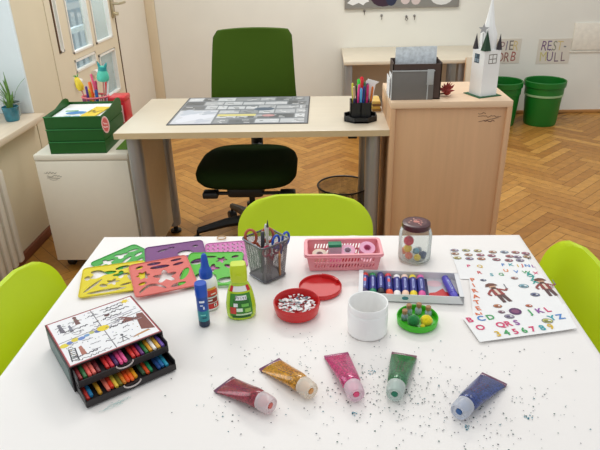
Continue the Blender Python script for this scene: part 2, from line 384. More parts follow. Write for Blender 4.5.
sign(1.898, 2.185, .447, .662, (('REST-', [(116, 84, 120), (110, 90, 130), (140, 140, 120), (206, 186, 130), (130, 130, 130)]), ('MÜLL', [(196, 186, 120), (110, 84, 120), (130, 110, 120), (126, 100, 110)])), 'paper sign reading REST-MÜLL above the right green bin')
MB().box(2.19, 2.60, YB-.012, YB, .563, .791, .002).build('wall_panel', mat('panel_white', (232, 226, 212), .8)); tag(bpy.context.scene.objects['wall_panel'], 'cream flat panel on the back wall right of the REST-MÜLL sign', 'panel')
cd = MB().box(2.18, 3.58, YB-.012, YB-.001, .543, .555).build('cable_duct', mat('panel_white', (0, 0, 0))); tag(cd, 'thin cream cable duct running along the back wall under the panel', 'cable duct')
def bin_(x, y, lab):
    t = thing('waste_bin', lab, 'bin', (x, y, 0), 0, 'green plastic bins by the back wall')
    g = mat('green_bin', (20, 112, 34), .38, var=.05, scale=8)
    SB = Matrix.Diagonal((.92, .92, 1.08, 1))
    MB().lathe([(0, .004), (.135, .004), (.14, .0), (.148, .02), (.166, .25), (.163, .25), (.155, .24), (.142, .015), (0, .012)], 40, SB).build('body', g, t)
    MB().lathe([(.163, .245), (.172, .25), (.174, .30), (.184, .305), (.186, .345), (.180, .35), (.172, .345), (.168, .25), (.163, .245)], 40, SB).build('rim', g, t)
    return t
bin_(1.885, 5.06, 'green plastic bin below the REST-MÜLL sign'); bin_(1.525, 5.06, 'green plastic bin partly hidden behind the wooden cabinet')
ln = MB().lathe([(.1555, .232), (.1580, .231), (.1585, .246), (.1565, .249)], 40).build('bin_liner', mat('liner_film', (150, 186, 134), .4), None, loc=(1.885, 5.06, .021)); tag(ln, 'thin clear liner edge folded around the green bin below the REST-MÜLL sign', 'bin liner')
# low table against the back wall
lt = thing('low_table', 'pale wooden table against the back wall behind the beech cabinet', 'table', (.74, 5.05, 0))
MB().box(-.58, .60, -.36, .345, .592, .62, .004).build('tabletop', MAPLE(), lt)
for x in (-.54, .36):
    MB().box(x-.03, x+.03, -.30, -.22, 0, .592, .006).build('leg', STEEL(), lt); MB().box(x-.03, x+.03, .24, .32, 0, .592, .006).build('leg', STEEL(), lt)
MB().box(-.50, .34, .20, .22, .22, .592).build('modesty_panel', MAPLE(), lt)
MB().box(-.575, -.56, -.2, .25, .10, .592).build('side_panel', STEEL(), lt)
nu = thing('side_cabinet', 'narrow pale wooden unit between the low table and the white paper tower', 'cabinet', (1.20, 4.62, 0))
MB().box(-.10, .12, -.02, .02, 0, .655, .003).build('front_panel', MAPLE(), nu); MB().box(-.10, .12, .02, .05, .02, .64, .003).build('back_panel', BEECH(), nu)

# ================================================================ DESK
dk = thing('desk', 'pale maple office desk with grey steel legs behind the craft table', 'desk', (-.315, 2.72, 0))
MB().box(-.595, .595, -.3165, -.315, .713, .739).build('edge_band', mat('edge_tan', (204, 180, 140), .45, var=.03), dk)
MB().box(-.595, .595, -.315, .315, .712, .74, .004).build('desktop', MAPLE(), dk)
for sx_ in (-1, 1):
    for yy, nm in ((-.25, 0), (.23, 1)):
        x = sx_*.53
        m_ = MB(); m_.loft([[(x+.032*math.cos(2*PI*k/20), yy+.045*math.sin(2*PI*k/20), z) for k in range(20)] for z in (.05, .712)])
        lg = m_.build('leg', STEEL(), dk)
        MB().lathe([(0, 0), (.03, 0), (.03, .012), (.012, .014), (.012, .06), (0, .06)], 18, TR(x, yy, 0)).build('foot', BLACK(), lg)
    MB().box(sx_*.535-.009, sx_*.535+.009, -.21, .19, .08, .69).build('side_panel', mat('panel_tan', (205, 180, 142), .5, var=.03), dk)
MB().box(-.56, .56, .25, .28, .655, .705, .004).build('crossbar', STEEL(), dk)
MB().box(.42, .46, -.26, -.20, .685, .712, .004).build('cable_clip', BLACK(), dk)
# desk pad with grey collage print
pad = thing('desk_pad', 'grey printed desk pad lying on the pale desk', 'desk pad', (-.388, 2.772, .7402))
MB().box(-.318, .318, -.256, .256, 0, .003, .001).build('mat', mat('pad_edge', (62, 62, 66), .5), pad)
blob_ = lambda cx, cy_, r: [(cx+r*(1+.3*math.cos(3*a)+.15*math.sin(5*a))*math.cos(a), cy_+r*(1+.3*math.cos(3*a)+.15*math.sin(5*a))*math.sin(a)) for a in [2*PI*k/30 for k in range(30)]]
p = Print(); p.rect(-.312, .312, -.25, .25, (128, 132, 136))
p.rect(-.305, -.12, -.245, -.01, (204, 206, 212), .0001); p.poly(blob_(-.22, -.13, .075), (216, 218, 226), .0002); p.poly(blob_(-.25, -.05, .045), (188, 194, 204), .0003); p.poly(blob_(-.16, -.06, .03), (176, 182, 192), .0004); p.poly(blob_(-.17, -.2, .03), (190, 194, 204), .0005)
random.seed(3)
for r_ in range(6):
    y0 = -.24+r_*.082; x = -.11 if r_ < 3 else -.305
    while x < .29:
        wd = random.uniform(.05, .13); x1 = min(x+wd, .305); hh = random.uniform(.05, .075)
        g = random.choice([96, 110, 150, 175, 190, 200, 205]); p.rect(x, x1-.006, y0, y0+hh, (g, g+2, g+4), .0004)
        for k in range(3):
            d = random.choice([70, 100, 215, 225]); xx = x+random.uniform(.01, max(.012, x1-x-.03)); p.stroke([(xx, y0+.01+k*.018), (xx+random.uniform(.01, .035), y0+.01+k*.018+random.uniform(-.006, .006))], .007, (d, d, d), .0005)
        x = x1
p.rect(-.11, .07, -.125, -.09, (214, 204, 134), .0007); p.poly(ell(.13, -.12, .03, .02), (196, 150, 150), .0007); p.poly(ell(.10, .0, .05, .03), (92, 104, 118), .0007)
p.build('print', pad, (0, 0, .0031))
random.seed(11)
# pen organiser and pens
pg = thing('pen_organiser', 'black cube pen holder with a shallow tray foot on the desk', 'pen holder', (.163, 2.575, .7402))
oc = [(-.072, -.03), (-.03, -.07), (.03, -.07), (.072, -.03), (.072, .03), (.03, .07), (-.03, .07), (-.072, .03)]
m_ = MB(); m_.prism(oc, 0, .008)
for k in range(8):
    a_, b_ = Vector(oc[k]+(0,)), Vector(oc[(k+1) % 8]+(0,)); d = (b_-a_); L_ = d.length; m_.box(0, L_, 0, .004, .0, .024, M=TR(*a_) @ RZ(math.atan2(d.y, d.x)))
m_.build('tray', BLACK(), pg)
m_ = MB()
for (a0, a1, b0, b1) in ((-.046, .046, -.046, -.042), (-.046, .046, .042, .046), (-.046, -.042, -.046, .046), (.042, .046, -.046, .046), (-.002, .002, -.046, .046)): m_.box(a0, a1, b0, b1, .008, .085)
m_.build('cup', BLACK(), pg)
def pen(x, y, z, tiltx, tilty, L_, r, body, cap, name, lab, cat, grp, capfrac=.35, tip=None):
    t = thing(name, lab, cat, (x, y, z), 0, grp, rot=(tiltx, tilty, random.uniform(0, 3)))
    t.rotation_mode = 'XYZ'
    h_ = L_*(1-capfrac)
    MB().lathe([(0, 0), (r*.5, .002), (r*.9, .008), (r*.9, h_), (0, h_)], 14).build('barrel', mat('ink_%d_%d_%d' % body, body, .35, var=.03), t)
    MB().lathe([(0, h_), (r, h_), (r, L_-.006), (r*.6, L_), (0, L_)] if not tip else [(0, h_), (r*.9, h_), (r*.15, L_), (0, L_)], 14).build('cap' if not tip else 'tip', mat('ink_%d_%d_%d' % cap, cap, .35, var=.03), t)
    return t
G = 'pens in the black holder'
for (x, y, a, b, L_, r, bd_, cp_, lab) in (
    (.139, 2.56, 0, -.30, .155, .0055, (36, 40, 92), (190, 160, 130), 'dark blue pen with tan tip leaning left out of the black holder'),
    (.133, 2.595, -.05, -.08, .15, .005, (200, 190, 60), (224, 214, 70), 'yellow pen at the left back of the black holder'),
    (.148, 2.55, .03, -.03, .15, .0055, (214, 50, 120), (224, 60, 140), 'pink felt pen at the left front of the black holder'),
    (.158, 2.575, -.03, .0, .168, .007, (40, 150, 200), (60, 205, 60), 'tall felt pen with bright green cap in the black holder'),
    (.176, 2.595, -.05, .05, .172, .0085, (200, 30, 40), (226, 30, 44), 'thick red marker, tallest in the black holder'),
    (.173, 2.55, .03, .02, .142, .0055, (30, 60, 150), (36, 44, 120), 'navy felt pen at the front of the black holder'),
    (.186, 2.56, .0, .06, .145, .0055, (230, 60, 130), (206, 40, 110), 'magenta felt pen right of the navy pen in the black holder'),
    (.196, 2.58, -.02, .13, .145, .0055, (90, 40, 120), (104, 36, 110), 'purple felt pen leaning right in the black holder'),
    (.150, 2.59, -.04, -.02, .14, .0055, (40, 36, 60), (30, 30, 44), 'black felt pen at the middle back of the black holder'),
    (.189, 2.598, -.05, .03, .15, .005, (60, 130, 70), (50, 120, 66), 'dark green pen at the right back of the black holder'),
    (.200, 2.562, .02, .10, .138, .005, (214, 120, 40), (206, 110, 36), 'orange pen at the right edge of the black holder'),
    (.162, 2.548, .02, -.01, .135, .0055, (84, 170, 222), (84, 170, 222), 'light blue felt pen at the front of the black holder')):
    pen(x, y, .752, a, b, L_, r, bd_, cp_, 'felt_pen', lab, 'pen', G)
sc_ = thing('paper_slip', 'white paper slip sticking out behind the pens in the black holder', 'paper', (.196, 2.603, .76), 0)
MB().prism([(-.012, 0), (.012, 0), (.034, .13), (.05, .14), (.0, .155), (-.02, .13)], -.0008, .0008, RX(PI/2)).build('slip', PAPER(), sc_)
for k in range(4):
    nb = MB().box(-.02, .02, -.055, .055, 0, .012, .001).build('notepad', mat('notepad_%d' % k, [(150, 110, 50), (206, 166, 70), (120, 84, 44), (214, 180, 92)][k], .6), None, loc=(.248-.004*(k % 2), 2.76, .7402+k*.0122)); tag(nb, '%s notepad, %s from the bottom of the little pile behind the pen holder' % (['brown', 'yellow', 'dark brown', 'light yellow'][k], ORD[k]), 'notepad', 'notepads behind the pen holder')

# ================================================================ OFFICE CHAIR
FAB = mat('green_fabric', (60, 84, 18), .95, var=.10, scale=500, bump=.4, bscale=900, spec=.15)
och = thing('office_chair', 'dark green upholstered office chair on a black star base behind the desk', 'chair', (-.385, 2.85, 0))
def pad_loft(w_, d_, th, nz=1): pass
m_ = MB(); t = bmesh.new()
# seat: rounded, dished cushion
def cushion(outline, zlev):
    return [[(x*s_, y*s_, z) for x, y in outline] for s_, z in zlev]
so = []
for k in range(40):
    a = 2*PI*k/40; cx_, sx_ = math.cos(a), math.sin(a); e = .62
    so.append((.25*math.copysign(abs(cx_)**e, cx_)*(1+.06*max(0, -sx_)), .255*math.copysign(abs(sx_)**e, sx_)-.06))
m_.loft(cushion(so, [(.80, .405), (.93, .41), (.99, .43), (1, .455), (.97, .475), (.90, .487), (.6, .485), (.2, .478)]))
m_.build('seat', mat('shaded_seat_fabric', (26, 40, 12), .95, var=.1, scale=400, spec=.1), och, smooth=60)  # seat green darkened: shade under the desk is put into the colour
m_ = MB(); nx, nz = 16, 18; front = []; back = []
rings = []
for j in range(nz+1):
    s_ = j/nz; z = .50+.545*s_
    hw = .248-.034*s_
    if s_ > .93: hw -= .02*((s_-.93)/.07)**2
    if s_ < .08: hw -= .05*((.08-s_)/.08)**2
    y = .33+.10*s_-.10*math.sin(s_*PI)*.45
    ring = []
    for i in range(nx+1):
        q = -1+2*i/nx; zz = z+(.014*(1-q*q) if j == nz else 0)
        ring.append((hw*q, y-.035+.03*q*q+(.012 if abs(q) > .98 else 0), zz))
    for i in range(nx+1):
        q = 1-2*i/nx; zz = z+(.014*(1-q*q) if j == nz else 0); ring.append((hw*q*.99, y+.02+.03*q*q-(.008 if abs(q) > .98 else 0), zz))
    rings.append(ring)
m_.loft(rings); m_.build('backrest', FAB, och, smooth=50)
m_ = MB(); m_.tube([(0, .10, .39), (0, .30, .39), (0, .37, .43), (0, .385, .56), (0, .40, .75)], .024, 10, M=Matrix.Diagonal((1.4, 1, 1, 1))); m_.build('back_support', BLACK(), och)
m_ = MB(); m_.box(-.09, .09, -.25, .12, .345, .408, .02); m_.build('tilt_mechanism', BLACK(), och)
for sgn in (-1, 1):
    m_ = MB(); m_.tube([(sgn*.07, -.24, .372), (sgn*.17, -.24, .372)], .009); m_.box(sgn*.15+.02, sgn*.225+.02, -.275, -.215, .354, .386, .008); m_.build('lever', BLACK(), och)
m_ = MB(); m_.lathe([(0, .10), (.03, .10), (.03, .22), (.016, .225), (.016, .36), (0, .36)], 20); m_.build('gas_column', BLACK(), och)
for k in range(5):
    a = math.radians(193+72*k); d = Vector((math.cos(a), math.sin(a), 0))
    m_ = MB(); m_.tube([d*.02+Vector((0, 0, .125)), d*.15+Vector((0, 0, .115)), d*.30+Vector((0, 0, .085))], [.032, .026, .018], 8); lg = m_.build('base_arm', BLACK(), och)
    m_ = MB(); m_.lathe([(0, -.022), (.022, -.022), (.027, -.016), (.027, .016), (.022, .022), (0, .022)], 16, TR(d.x*.31, d.y*.31, .0275) @ RZ(a) @ RX(PI/2)); m_.tube([(d.x*.30, d.y*.30, .09), (d.x*.31, d.y*.31, .03)], .008); m_.build('caster', BLACK(), lg)
# wire waste bin under the desk
wb = thing('mesh_waste_bin', 'grey wire mesh waste bin under the right end of the desk', 'bin', (.10, 2.885, 0))
n = 48; Rb, Rt, hb = .105, .135, .30
ring = lambda r, z: [(r*math.cos(2*PI*k/n), r*math.sin(2*PI*k/n), z) for k in range(n+1)]
us = [2*PI*.12*k/n for k in range(n+1)]
link('wall', uvgrid([ring(Rb, .004), ring((Rb+Rt)/2, .15), ring(Rt, hb)], us, [0, .15, .30]), wire_mesh('bin_wire', (70, 68, 66), .006, .36), wb)
MB().tube(ring(Rt, hb)[:-1], .005, 8, closed=True).build('rim', mat('dark_steel', (52, 50, 50), .4, metal=.6), wb)
MB().lathe([(0, 0), (Rb+.003, 0), (Rb+.003, .012), (Rb-.002, .012), (Rb-.004, .004), (0, .004)], 40).build('base', mat('dark_steel', (0, 0, 0)), wb)

# ================================================================ BEECH CABINET AND WHAT STANDS ON IT
cb = thing('cabinet', 'beech cabinet standing right of the desk', 'cabinet', (.528, 2.40, 0))
MB().box(-.246, .246, .012, .37, .02, .83, .002).build('body', BEECH(), cb)
MB().box(-.25, .25, 0, .38, .83, .858, .003).build('top', mat('beech_top', (232, 200, 166), .4, var=.03, scale=3, stretch=(1, 12, 12)), cb)
m_ = MB(); m_.box(-.25, -.229, 0, .375, 0, .83, .002); m_.box(.229, .25, 0, .375, 0, .83, .002); m_.box(-.229, .229, .004, .02, 0, .06)
m_.build('side_panel', BEECH(), cb)
p = Print(); random.seed(5)
p.scribble(.115, .21, .79, .004, 14, .0018, (96, 70, 52)); p.scribble(.115, .145, .804, .004, 6, .0018, (96, 70, 52)); p.stroke([(.12, .768), (.20, .785)], .002, (96, 70, 52)); p.scribble(.14, .185, .772, .004, 6, .003, (110, 80, 60))
p.build('pencil_scribble', cb, (0, .0112, 0), (PI/2, 0, 0))
T2 = .8582
fb = thing('file_box', 'dark brown open file box on the beech cabinet', 'file box', (.385, 2.50, T2), 0)
BR = mat('dark_brown_card', (72, 54, 46), .7, var=.05)
m_ = MB(); m_.box(-.10, .10, -.055, .055, 0, .004); m_.box(-.10, .10, .051, .055, 0, .153); m_.box(-.10, -.096, -.055, .055, 0, .15); m_.box(.096, .10, -.055, .055, 0, .15); m_.box(-.10, .10, -.055, -.051, 0, .145)
m_.build('body', BR, fb)
fo = thing('grey_folder', 'grey folder with white label leaning against the front of the file box', 'folder', (.370, 2.441, T2), 0)
MB().box(-.088, .084, -.004, .0, 0, .118, .001).build('cover', mat('folder_grey', (112, 108, 104), .6, var=.03), fo)
m_ = MB(); m_.box(-.090, -.087, -.006, .001, 0, .12); m_.box(-.09, .086, -.006, .001, .117, .121); m_.box(.058, .062, -.0055, -.004, 0, .12); m_.build('edge_binding', mat('folder_edge', (176, 178, 178), .5), fo)
MB().box(.055, .082, -.0065, -.004, .062, .125, .001).build('label_holder', mat('label_grey', (170, 172, 172), .4), fo)
ps = thing('plastic_sleeves', 'bundle of frosted plastic sleeves standing up out of the file box', 'plastic sleeve', (.388, 2.515, T2+.006))
m_ = MB()
FROST = mat('frosted_plastic', (222, 228, 232), .35, var=.2, scale=60, bump=.6, bscale=90)
for k in range(4):
    y = k*.006; m_.prism([(-.085, 0), (.084, 0), (.084, .199-.003*k), (-.085, .197-.002*k)], -.0006, .0006, TR(0, y, 0) @ RX(PI/2))
m_.build('sleeve', FROST, ps)
for k, z in enumerate((.10, .085)):
    q = thing('paper_sheet', ['white paper sheet at the left side of the file box, outer one', 'white paper sheet at the left side of the file box, inner one'][k], 'paper', (.279-.007*k+.004, 2.50+.02*k, T2))
    MB().box(-.0008, .0008, -.05, .05, 0, z).build('sheet', PAPER(), q)
fl_ = thing('dried_flower', 'dark red dried flower lying on the beech cabinet beside the file box', 'flower', (.525, 2.50, T2))
m_ = MB()
for k in range(34):
    a = random.uniform(0, 2*PI); e_ = random.uniform(.1, 1.4); L_ = random.uniform(.025, .045)
    d = Vector((math.cos(a)*math.cos(e_), math.sin(a)*math.cos(e_), math.sin(e_))); s_ = d.orthogonal().normalized()*.006; c_ = Vector((0, 0, .018)); u_ = d.cross(s_)*.3
    m_.loft([[c_+s_*.3+u_*.3, c_-s_*.3+u_*.3, c_-u_*.5], [c_+d*L_*.6+s_+u_, c_+d*L_*.6-s_+u_, c_+d*L_*.6-u_], [c_+d*L_+s_*.1, c_+d*L_-s_*.1, c_+d*L_-u_*.2]])
m_.ball((0, 0, .018), .016, 2, .1); m_.build('petals', mat('dried_red', (150, 52, 44), .7, var=.2, scale=80), fl_)
MB().tube([(0, 0, .012), (-.03, .01, .006), (-.05, .015, .004)], .003, 8).build('stem', mat('dried_stem', (110, 70, 40), .8), fl_)
pk = thing('pink_ornament', 'pink round ornament peeking out behind the file box', 'ornament', (.488, 2.60, T2))
m_ = MB(); m_.ball((0, 0, .085), .02, 3, .05); m_.tube([(0, 0, 0), (0, 0, .07)], .004); m_.lathe([(0, 0), (.018, 0), (.018, .004), (0, .004)], 16); m_.build('ball', mat('pink_plush', (222, 120, 150), .8), pk)
# paper church tower
ch = thing('paper_tower', 'white paper church tower with spire standing on the beech cabinet', 'paper model', (.678, 2.515, T2), math.radians(23))
gsz = .056; MB().box(-gsz, gsz, -gsz, gsz, 0, .003).build('base_card', mat('green_card', (40, 92, 58), .8), ch)
CW = mat('white_card', (240, 240, 238), .6, var=.01)
MB().box(-.040, .040, -.040, .040, .003, .188).build('tower', CW, ch)
dg = mat('dark_green_paper', (28, 62, 40), .7); dp = mat('dark_paper', (58, 52, 56), .7)
for k in range(4):
    big = k == 2
    MB().lathe([(0, .188), (.021 if big else .012, .188), (0, .268 if big else .252)], 4, RZ(k*PI/2+PI/4) @ TR(.042 if big else .047, 0, 0)).build('corner_turret', dg if big else dp, ch)
MB().lathe([(0, .188), (.036, .188), (.033, .25), (.020, .285), (.003, .385), (0, .41)], 8).build('spire', CW, ch)
p = Print(); p.rect(-.024, .008, .135, .172, (60, 78, 92)); p.rect(-.021, -.010, .139, .153, (140, 160, 172), .0002); p.rect(-.006, .005, .139, .153, (140, 160, 172), .0002); p.rect(-.021, -.01, .157, .169, (96, 118, 132), .0002)
p.build('window_print', ch, (-.0404, 0, 0), (PI/2, 0, -PI/2))
p = Print()
for (x0, x1, y0, y1) in ((-.018, .022, .135, .138), (-.018, .022, .170, .173), (-.018, -.015, .135, .173), (.019, .022, .135, .173), (.0, .003, .135, .173), (-.018, .022, .152, .155)): p.rect(x0, x1, y0, y1, (120, 112, 100))
p.build('window_drawing', ch, (0, -.0404, 0), (PI/2, 0, 0))
m_ = MB(); st = []
for k in range(10): r_ = .022 if k % 2 == 0 else .009; a = 2*PI*k/10+PI/2; st.append((r_*math.cos(a), r_*math.sin(a)))
m_.prism(st, -.001, .001, TR(-.040, -.016, .272) @ RZ(-PI/4) @ RX(PI/2)); m_.tube([(-.040, -.016, .256), (-.036, -.012, .23), (-.033, -.01, .19)], .0012, 6); m_.build('star', mat('silver_star', (170, 170, 172), .4, metal=.4), ch)

# ================================================================ LEFT: WHITE PEDESTAL, TRAYS, PENS, PLANT
pd = thing('drawer_pedestal', 'white pedestal cabinet on casters left of the desk', 'cabinet', (-1.115, 2.515, 0))
MB().box(-.225, .215, 0, .60, .055, .585, .004).build('body', mat('pedestal_white', (226, 217, 198), .4, var=.01), pd)
MB().box(-.224, .216, -.009, .605, .585, .612, .003).build('top', mat('pedestal_white', (226, 217, 198), .4, var=.01), pd)
MB().box(-.222, .212, -.008, 0, .06, .580, .003).build('door', mat('pedestal_white', (226, 217, 198), .4, var=.01), pd)
for x, y in ((-.18, .06), (.16, .06), (-.18, .54), (.16, .54)):
    m_ = MB(); m_.lathe([(0, -.016), (.024, -.016), (.028, -.01), (.028, .01), (.024, .016), (0, .016)], 18, TR(x, y, .028) @ RY(PI/2)); m_.box(x-.02, x+.02, y-.02, y+.02, .042, .056); m_.build('caster', BLACK(), pd)
p = Print(); random.seed(9); p.scribble(-.19, -.13, .525, .006, 12, .0022, (150, 142, 130)); p.scribble(-.18, -.11, .508, .005, 12, .0022, (120, 112, 100)); p.scribble(-.17, -.13, .49, .003, 8, .0022, (150, 142, 130)); p.stroke([(-.18, .50), (-.12, .497)], .0025, (110, 100, 92))
p.build('pencil_scribble', pd, (0, -.0085, 0), (PI/2, 0, 0))
T3 = .6125
GT = mat('dark_green_plastic', (8, 84, 16), .45, var=.04)
labs = ['bottom dark green letter tray of the stack on the white pedestal', 'middle dark green letter tray of the stack on the white pedestal', 'top dark green letter tray, open and filled, on the white pedestal']
for k in range(3):
    t = thing('letter_tray', labs[k], 'letter tray', (-1.132, 2.675, T3+k*.0585), math.radians(1.5), 'stacked green trays')
    m_ = MB(); hx, hy = .128, .155
    m_.box(-hx, hx, -hy, hy, 0, .003)
    m_.box(-hx, hx, -hy, -hy+.003, 0, .056)
    m_.box(-hx, hx, hy-.003, hy, 0, .05)
    for s_ in (-1, 1):
        x = s_*hx
        m_.prism([(-hy, 0), (hy, 0), (hy, .05), (hy-.01, .066 if k == 2 else .056), (hy-.035, .076 if k == 2 else .056), (hy-.07, .078 if k == 2 else .056), (hy-.12, .068 if k == 2 else .056), (hy-.17, .058 if k == 2 else .056), (-hy, .056)], -.0015, .0015, TR(x, 0, 0) @ RZ(PI/2) @ RX(PI/2))
    m_.build('body', GT, t)
    MB().box(-hx-.003, hx+.003, -hy-.004, -hy, .0525, .0575, .001).build('lip', mat('green_lip', (40, 120, 56), .3), t)
    if k == 2:
        p = Print(); p.poly(ell(0, 0, .017, .038, 24), (232, 170, 160)); p.poly(ell(0, 0, .013, .031, 24), (206, 92, 84), .0002); p.scribble(-.009, .009, .006, .004, 6, .004, (236, 200, 190)); p.scribble(-.009, .009, -.01, .004, 6, .004, (236, 200, 190))
        tg = MB().prism(ell(0, 0, .0175, .0385, 24), -.0006, .0006, RX(PI/2)).build('tag', PAPER(), t, loc=(hx+.020, -hy-.006, .018)); tg['label'] = 'oval pink tag'
        p.build('tag_print', tg, (0, -.0008, 0), (PI/2, 0, 0))
def sheet_on_tray(x, y, z, wd, dp_, rz, rgb, lab, prt=None):
    t = thing('paper_sheet', lab, 'paper', (x, y, z), rz); MB().box(-wd/2, wd/2, -dp_/2, dp_/2, 0, .002).build('sheet', mat('sheet_%d_%d_%d' % rgb, rgb, .6, var=.02), t)
    if prt: prt.build('print', t, (0, 0, .0022))
p = Print(); p.poly(ell(0, 0, .05, .03), (60, 130, 190)); p.rect(-.06, .0, .03, .05, (80, 160, 90)); p.scribble(-.05, .06, -.03, .008, 10, .006, (230, 220, 120)); p.scribble(-.06, .06, -.06, .01, 9, .008, (90, 150, 200))
sheet_on_tray(-1.155, 2.64, T3+.117+.040, .17, .20, .12, (226, 232, 236), 'white and blue printed sheet lying in the top green tray', p)
p = Print(); p.scribble(-.03, .03, 0, .03, 10, .006, (150, 130, 40))
sheet_on_tray(-1.07, 2.65, T3+.117+.0432, .07, .18, -.1, (226, 196, 60), 'yellow paper lying at the right side of the top green tray', p)
st_ = MB().box(-.17, .19, -.22, .22, 0, .037).build('paper_stack', PAPER(), None, loc=(0, 0, 0)); bpy.data.objects.remove(st_)
st_ = thing('paper_stack', 'stack of white paper filling the top green tray under the prints', 'paper', (-1.132, 2.675, T3+.117+.0032), math.radians(1.5)); MB().box(-.121, .121, -.148, .148, 0, .036, .001).build('sheets', PAPER(), st_)
gf = MB().box(-.028, .028, -.11, .13, 0, .004, .001).build('green_strip', mat('olive_strip', (96, 142, 28), .5), None, loc=(-.945, 2.68, T3), rot=(0, 0, .02)); tag(gf, 'flat light green strip lying between the tray stack and the desk', 'strip')
# red box and wire basket of pens behind the trays
rb = thing('red_box', 'bright red box behind the green trays on the white pedestal', 'box', (-1.066, 2.985, T3)); RED = mat('red_plastic', (205, 32, 44), .35, var=.05)
m_ = MB(); m_.box(-.042, .042, -.05, .05, 0, .135, .004); m_.build('body', RED, rb); MB().box(-.044, .044, -.052, .052, .135, .162, .006).build('lid', mat('red_lid', (214, 50, 56), .3), rb); 
p = Print(); p.rect(-.02, .03, .03, .12, (240, 190, 190)); p.scribble(-.01, .02, .1, .01, 6, .006, (200, 60, 70)); p.build('label_print', rb, (0, -.0508, 0), (PI/2, 0, 0))
pb = thing('pen_basket', 'pink and purple basket of toys and pens behind the green trays', 'basket', (-1.175, 2.95, T3))
m_ = MB()
for k in range(14):
    a = 2*PI*k/14; m_.tube([(.055*math.cos(a), .045*math.sin(a), 0), (.066*math.cos(a), .054*math.sin(a), .165)], .0035, 6)
m_.build('bars', mat('basket_purple', (170, 90, 140), .4), pb)
m_ = MB()
for z, r_ in ((.04, .058), (.10, .062), (.165, .067)): m_.tube([(r_*math.cos(2*PI*k/28), r_*.82*math.sin(2*PI*k/28), z) for k in range(28)], .005, 8, closed=True)
m_.build('hoops', mat('basket_pink', (224, 110, 120), .4), pb)
MB().lathe([(0, 0), (.058, 0), (.058, .004), (0, .004)], 28, sxy=(1, .82)).build('base', mat('basket_pink', (0, 0, 0)), pb)
G = 'pens and toys in the basket'
for (x, y, a, b, L_, r, c1, c2, lab) in (
    (-1.210, 2.95, .05, -.30, .235, .006, (110, 70, 150), (96, 60, 140), 'purple pen leaning left out of the basket'),
    (-1.170, 2.94, .0, .05, .24, .007, (60, 40, 70), (190, 40, 90), 'dark pen with magenta cap in the basket'),
    (-1.155, 2.96, -.05, .12, .27, .006, (220, 60, 110), (230, 90, 130), 'pink pen in the middle of the basket'),
    (-1.135, 2.93, .03, .2, .25, .005, (232, 236, 236), (226, 236, 232), 'white pen leaning right out of the basket'),
    (-1.140, 2.96, -.06, .30, .285, .007, (200, 30, 40), (214, 40, 44), 'red pencil leaning right out of the basket'),
    (-1.185, 2.965, -.04, -.05, .23, .009, (240, 120, 40), (244, 110, 40), 'thick orange marker standing in the basket'),
    (-1.195, 2.93, .04, -.08, .205, .009, (236, 190, 40), (240, 200, 50), 'thick yellow marker standing in the basket'),
    (-1.160, 2.92, .04, .0, .20, .008, (30, 110, 170), (40, 90, 160), 'blue marker at the front of the basket')):
    pen(x, y, T3+.006, a, b, L_, r, c1, c2, 'marker_pen', lab, 'pen', G)
ty = thing('teal_toy', 'teal figure with two ears on a stick above the pen basket', 'toy', (-1.145, 2.95, T3+.006), 0, None, rot=(0, .10, 0))
MB().tube([(0, 0, 0), (0, 0, .25)], .004, 8).build('stick', mat('toy_stick', (205, 140, 130), .5), ty)
TE = mat('teal_rubber', (84, 196, 170), .5, var=.06); m_ = MB()
m_.lathe([(0, .235), (.026, .238), (.031, .25), (.028, .272), (.021, .29), (.018, .302), (.011, .312), (0, .314)], 24); m_.build('body', TE, ty)
m_ = MB()
for s_ in (-1, 1): m_.lathe([(0, 0), (.009, 0), (.006, .02), (0, .034)], 12, TR(s_*.012, 0, .302) @ RY(s_*.35))
m_.lathe([(0, .288), (.022, .29), (.020, .306), (0, .315)], 20); m_.build('ears', mat('dark_teal_rubber', (24, 140, 140), .5), ty)
yt = thing('yellow_toy', 'yellow toy with green top leaning left out of the pen basket', 'toy', (-1.200, 2.96, T3+.006), 0, None, rot=(0, -.24, 0))
MB().tube([(0, 0, 0), (0, 0, .21)], .004, 8).build('stick', mat('toy_stick', (0, 0, 0)), yt)
m_ = MB(); m_.lathe([(0, .19), (.014, .195), (.02, .215), (.013, .255), (.006, .262), (0, .264)], 18); m_.build('body', mat('yellow_rubber', (236, 206, 50), .5), yt)
m_ = MB()
for k in range(5): a = 2*PI*k/5; m_.loft([[(0, 0, .255), (.004, 0, .255), (0, .004, .255)], [(math.cos(a)*.012, math.sin(a)*.012, .272), (math.cos(a)*.012+.004, math.sin(a)*.012, .272), (math.cos(a)*.012, math.sin(a)*.012+.004, .272)], [(math.cos(a)*.022, math.sin(a)*.022, .275), (math.cos(a)*.022+.001, math.sin(a)*.022, .275), (math.cos(a)*.022, math.sin(a)*.022+.001, .275)]])
m_.build('leaf_top', mat('leaf_green', (70, 150, 60), .6), yt)
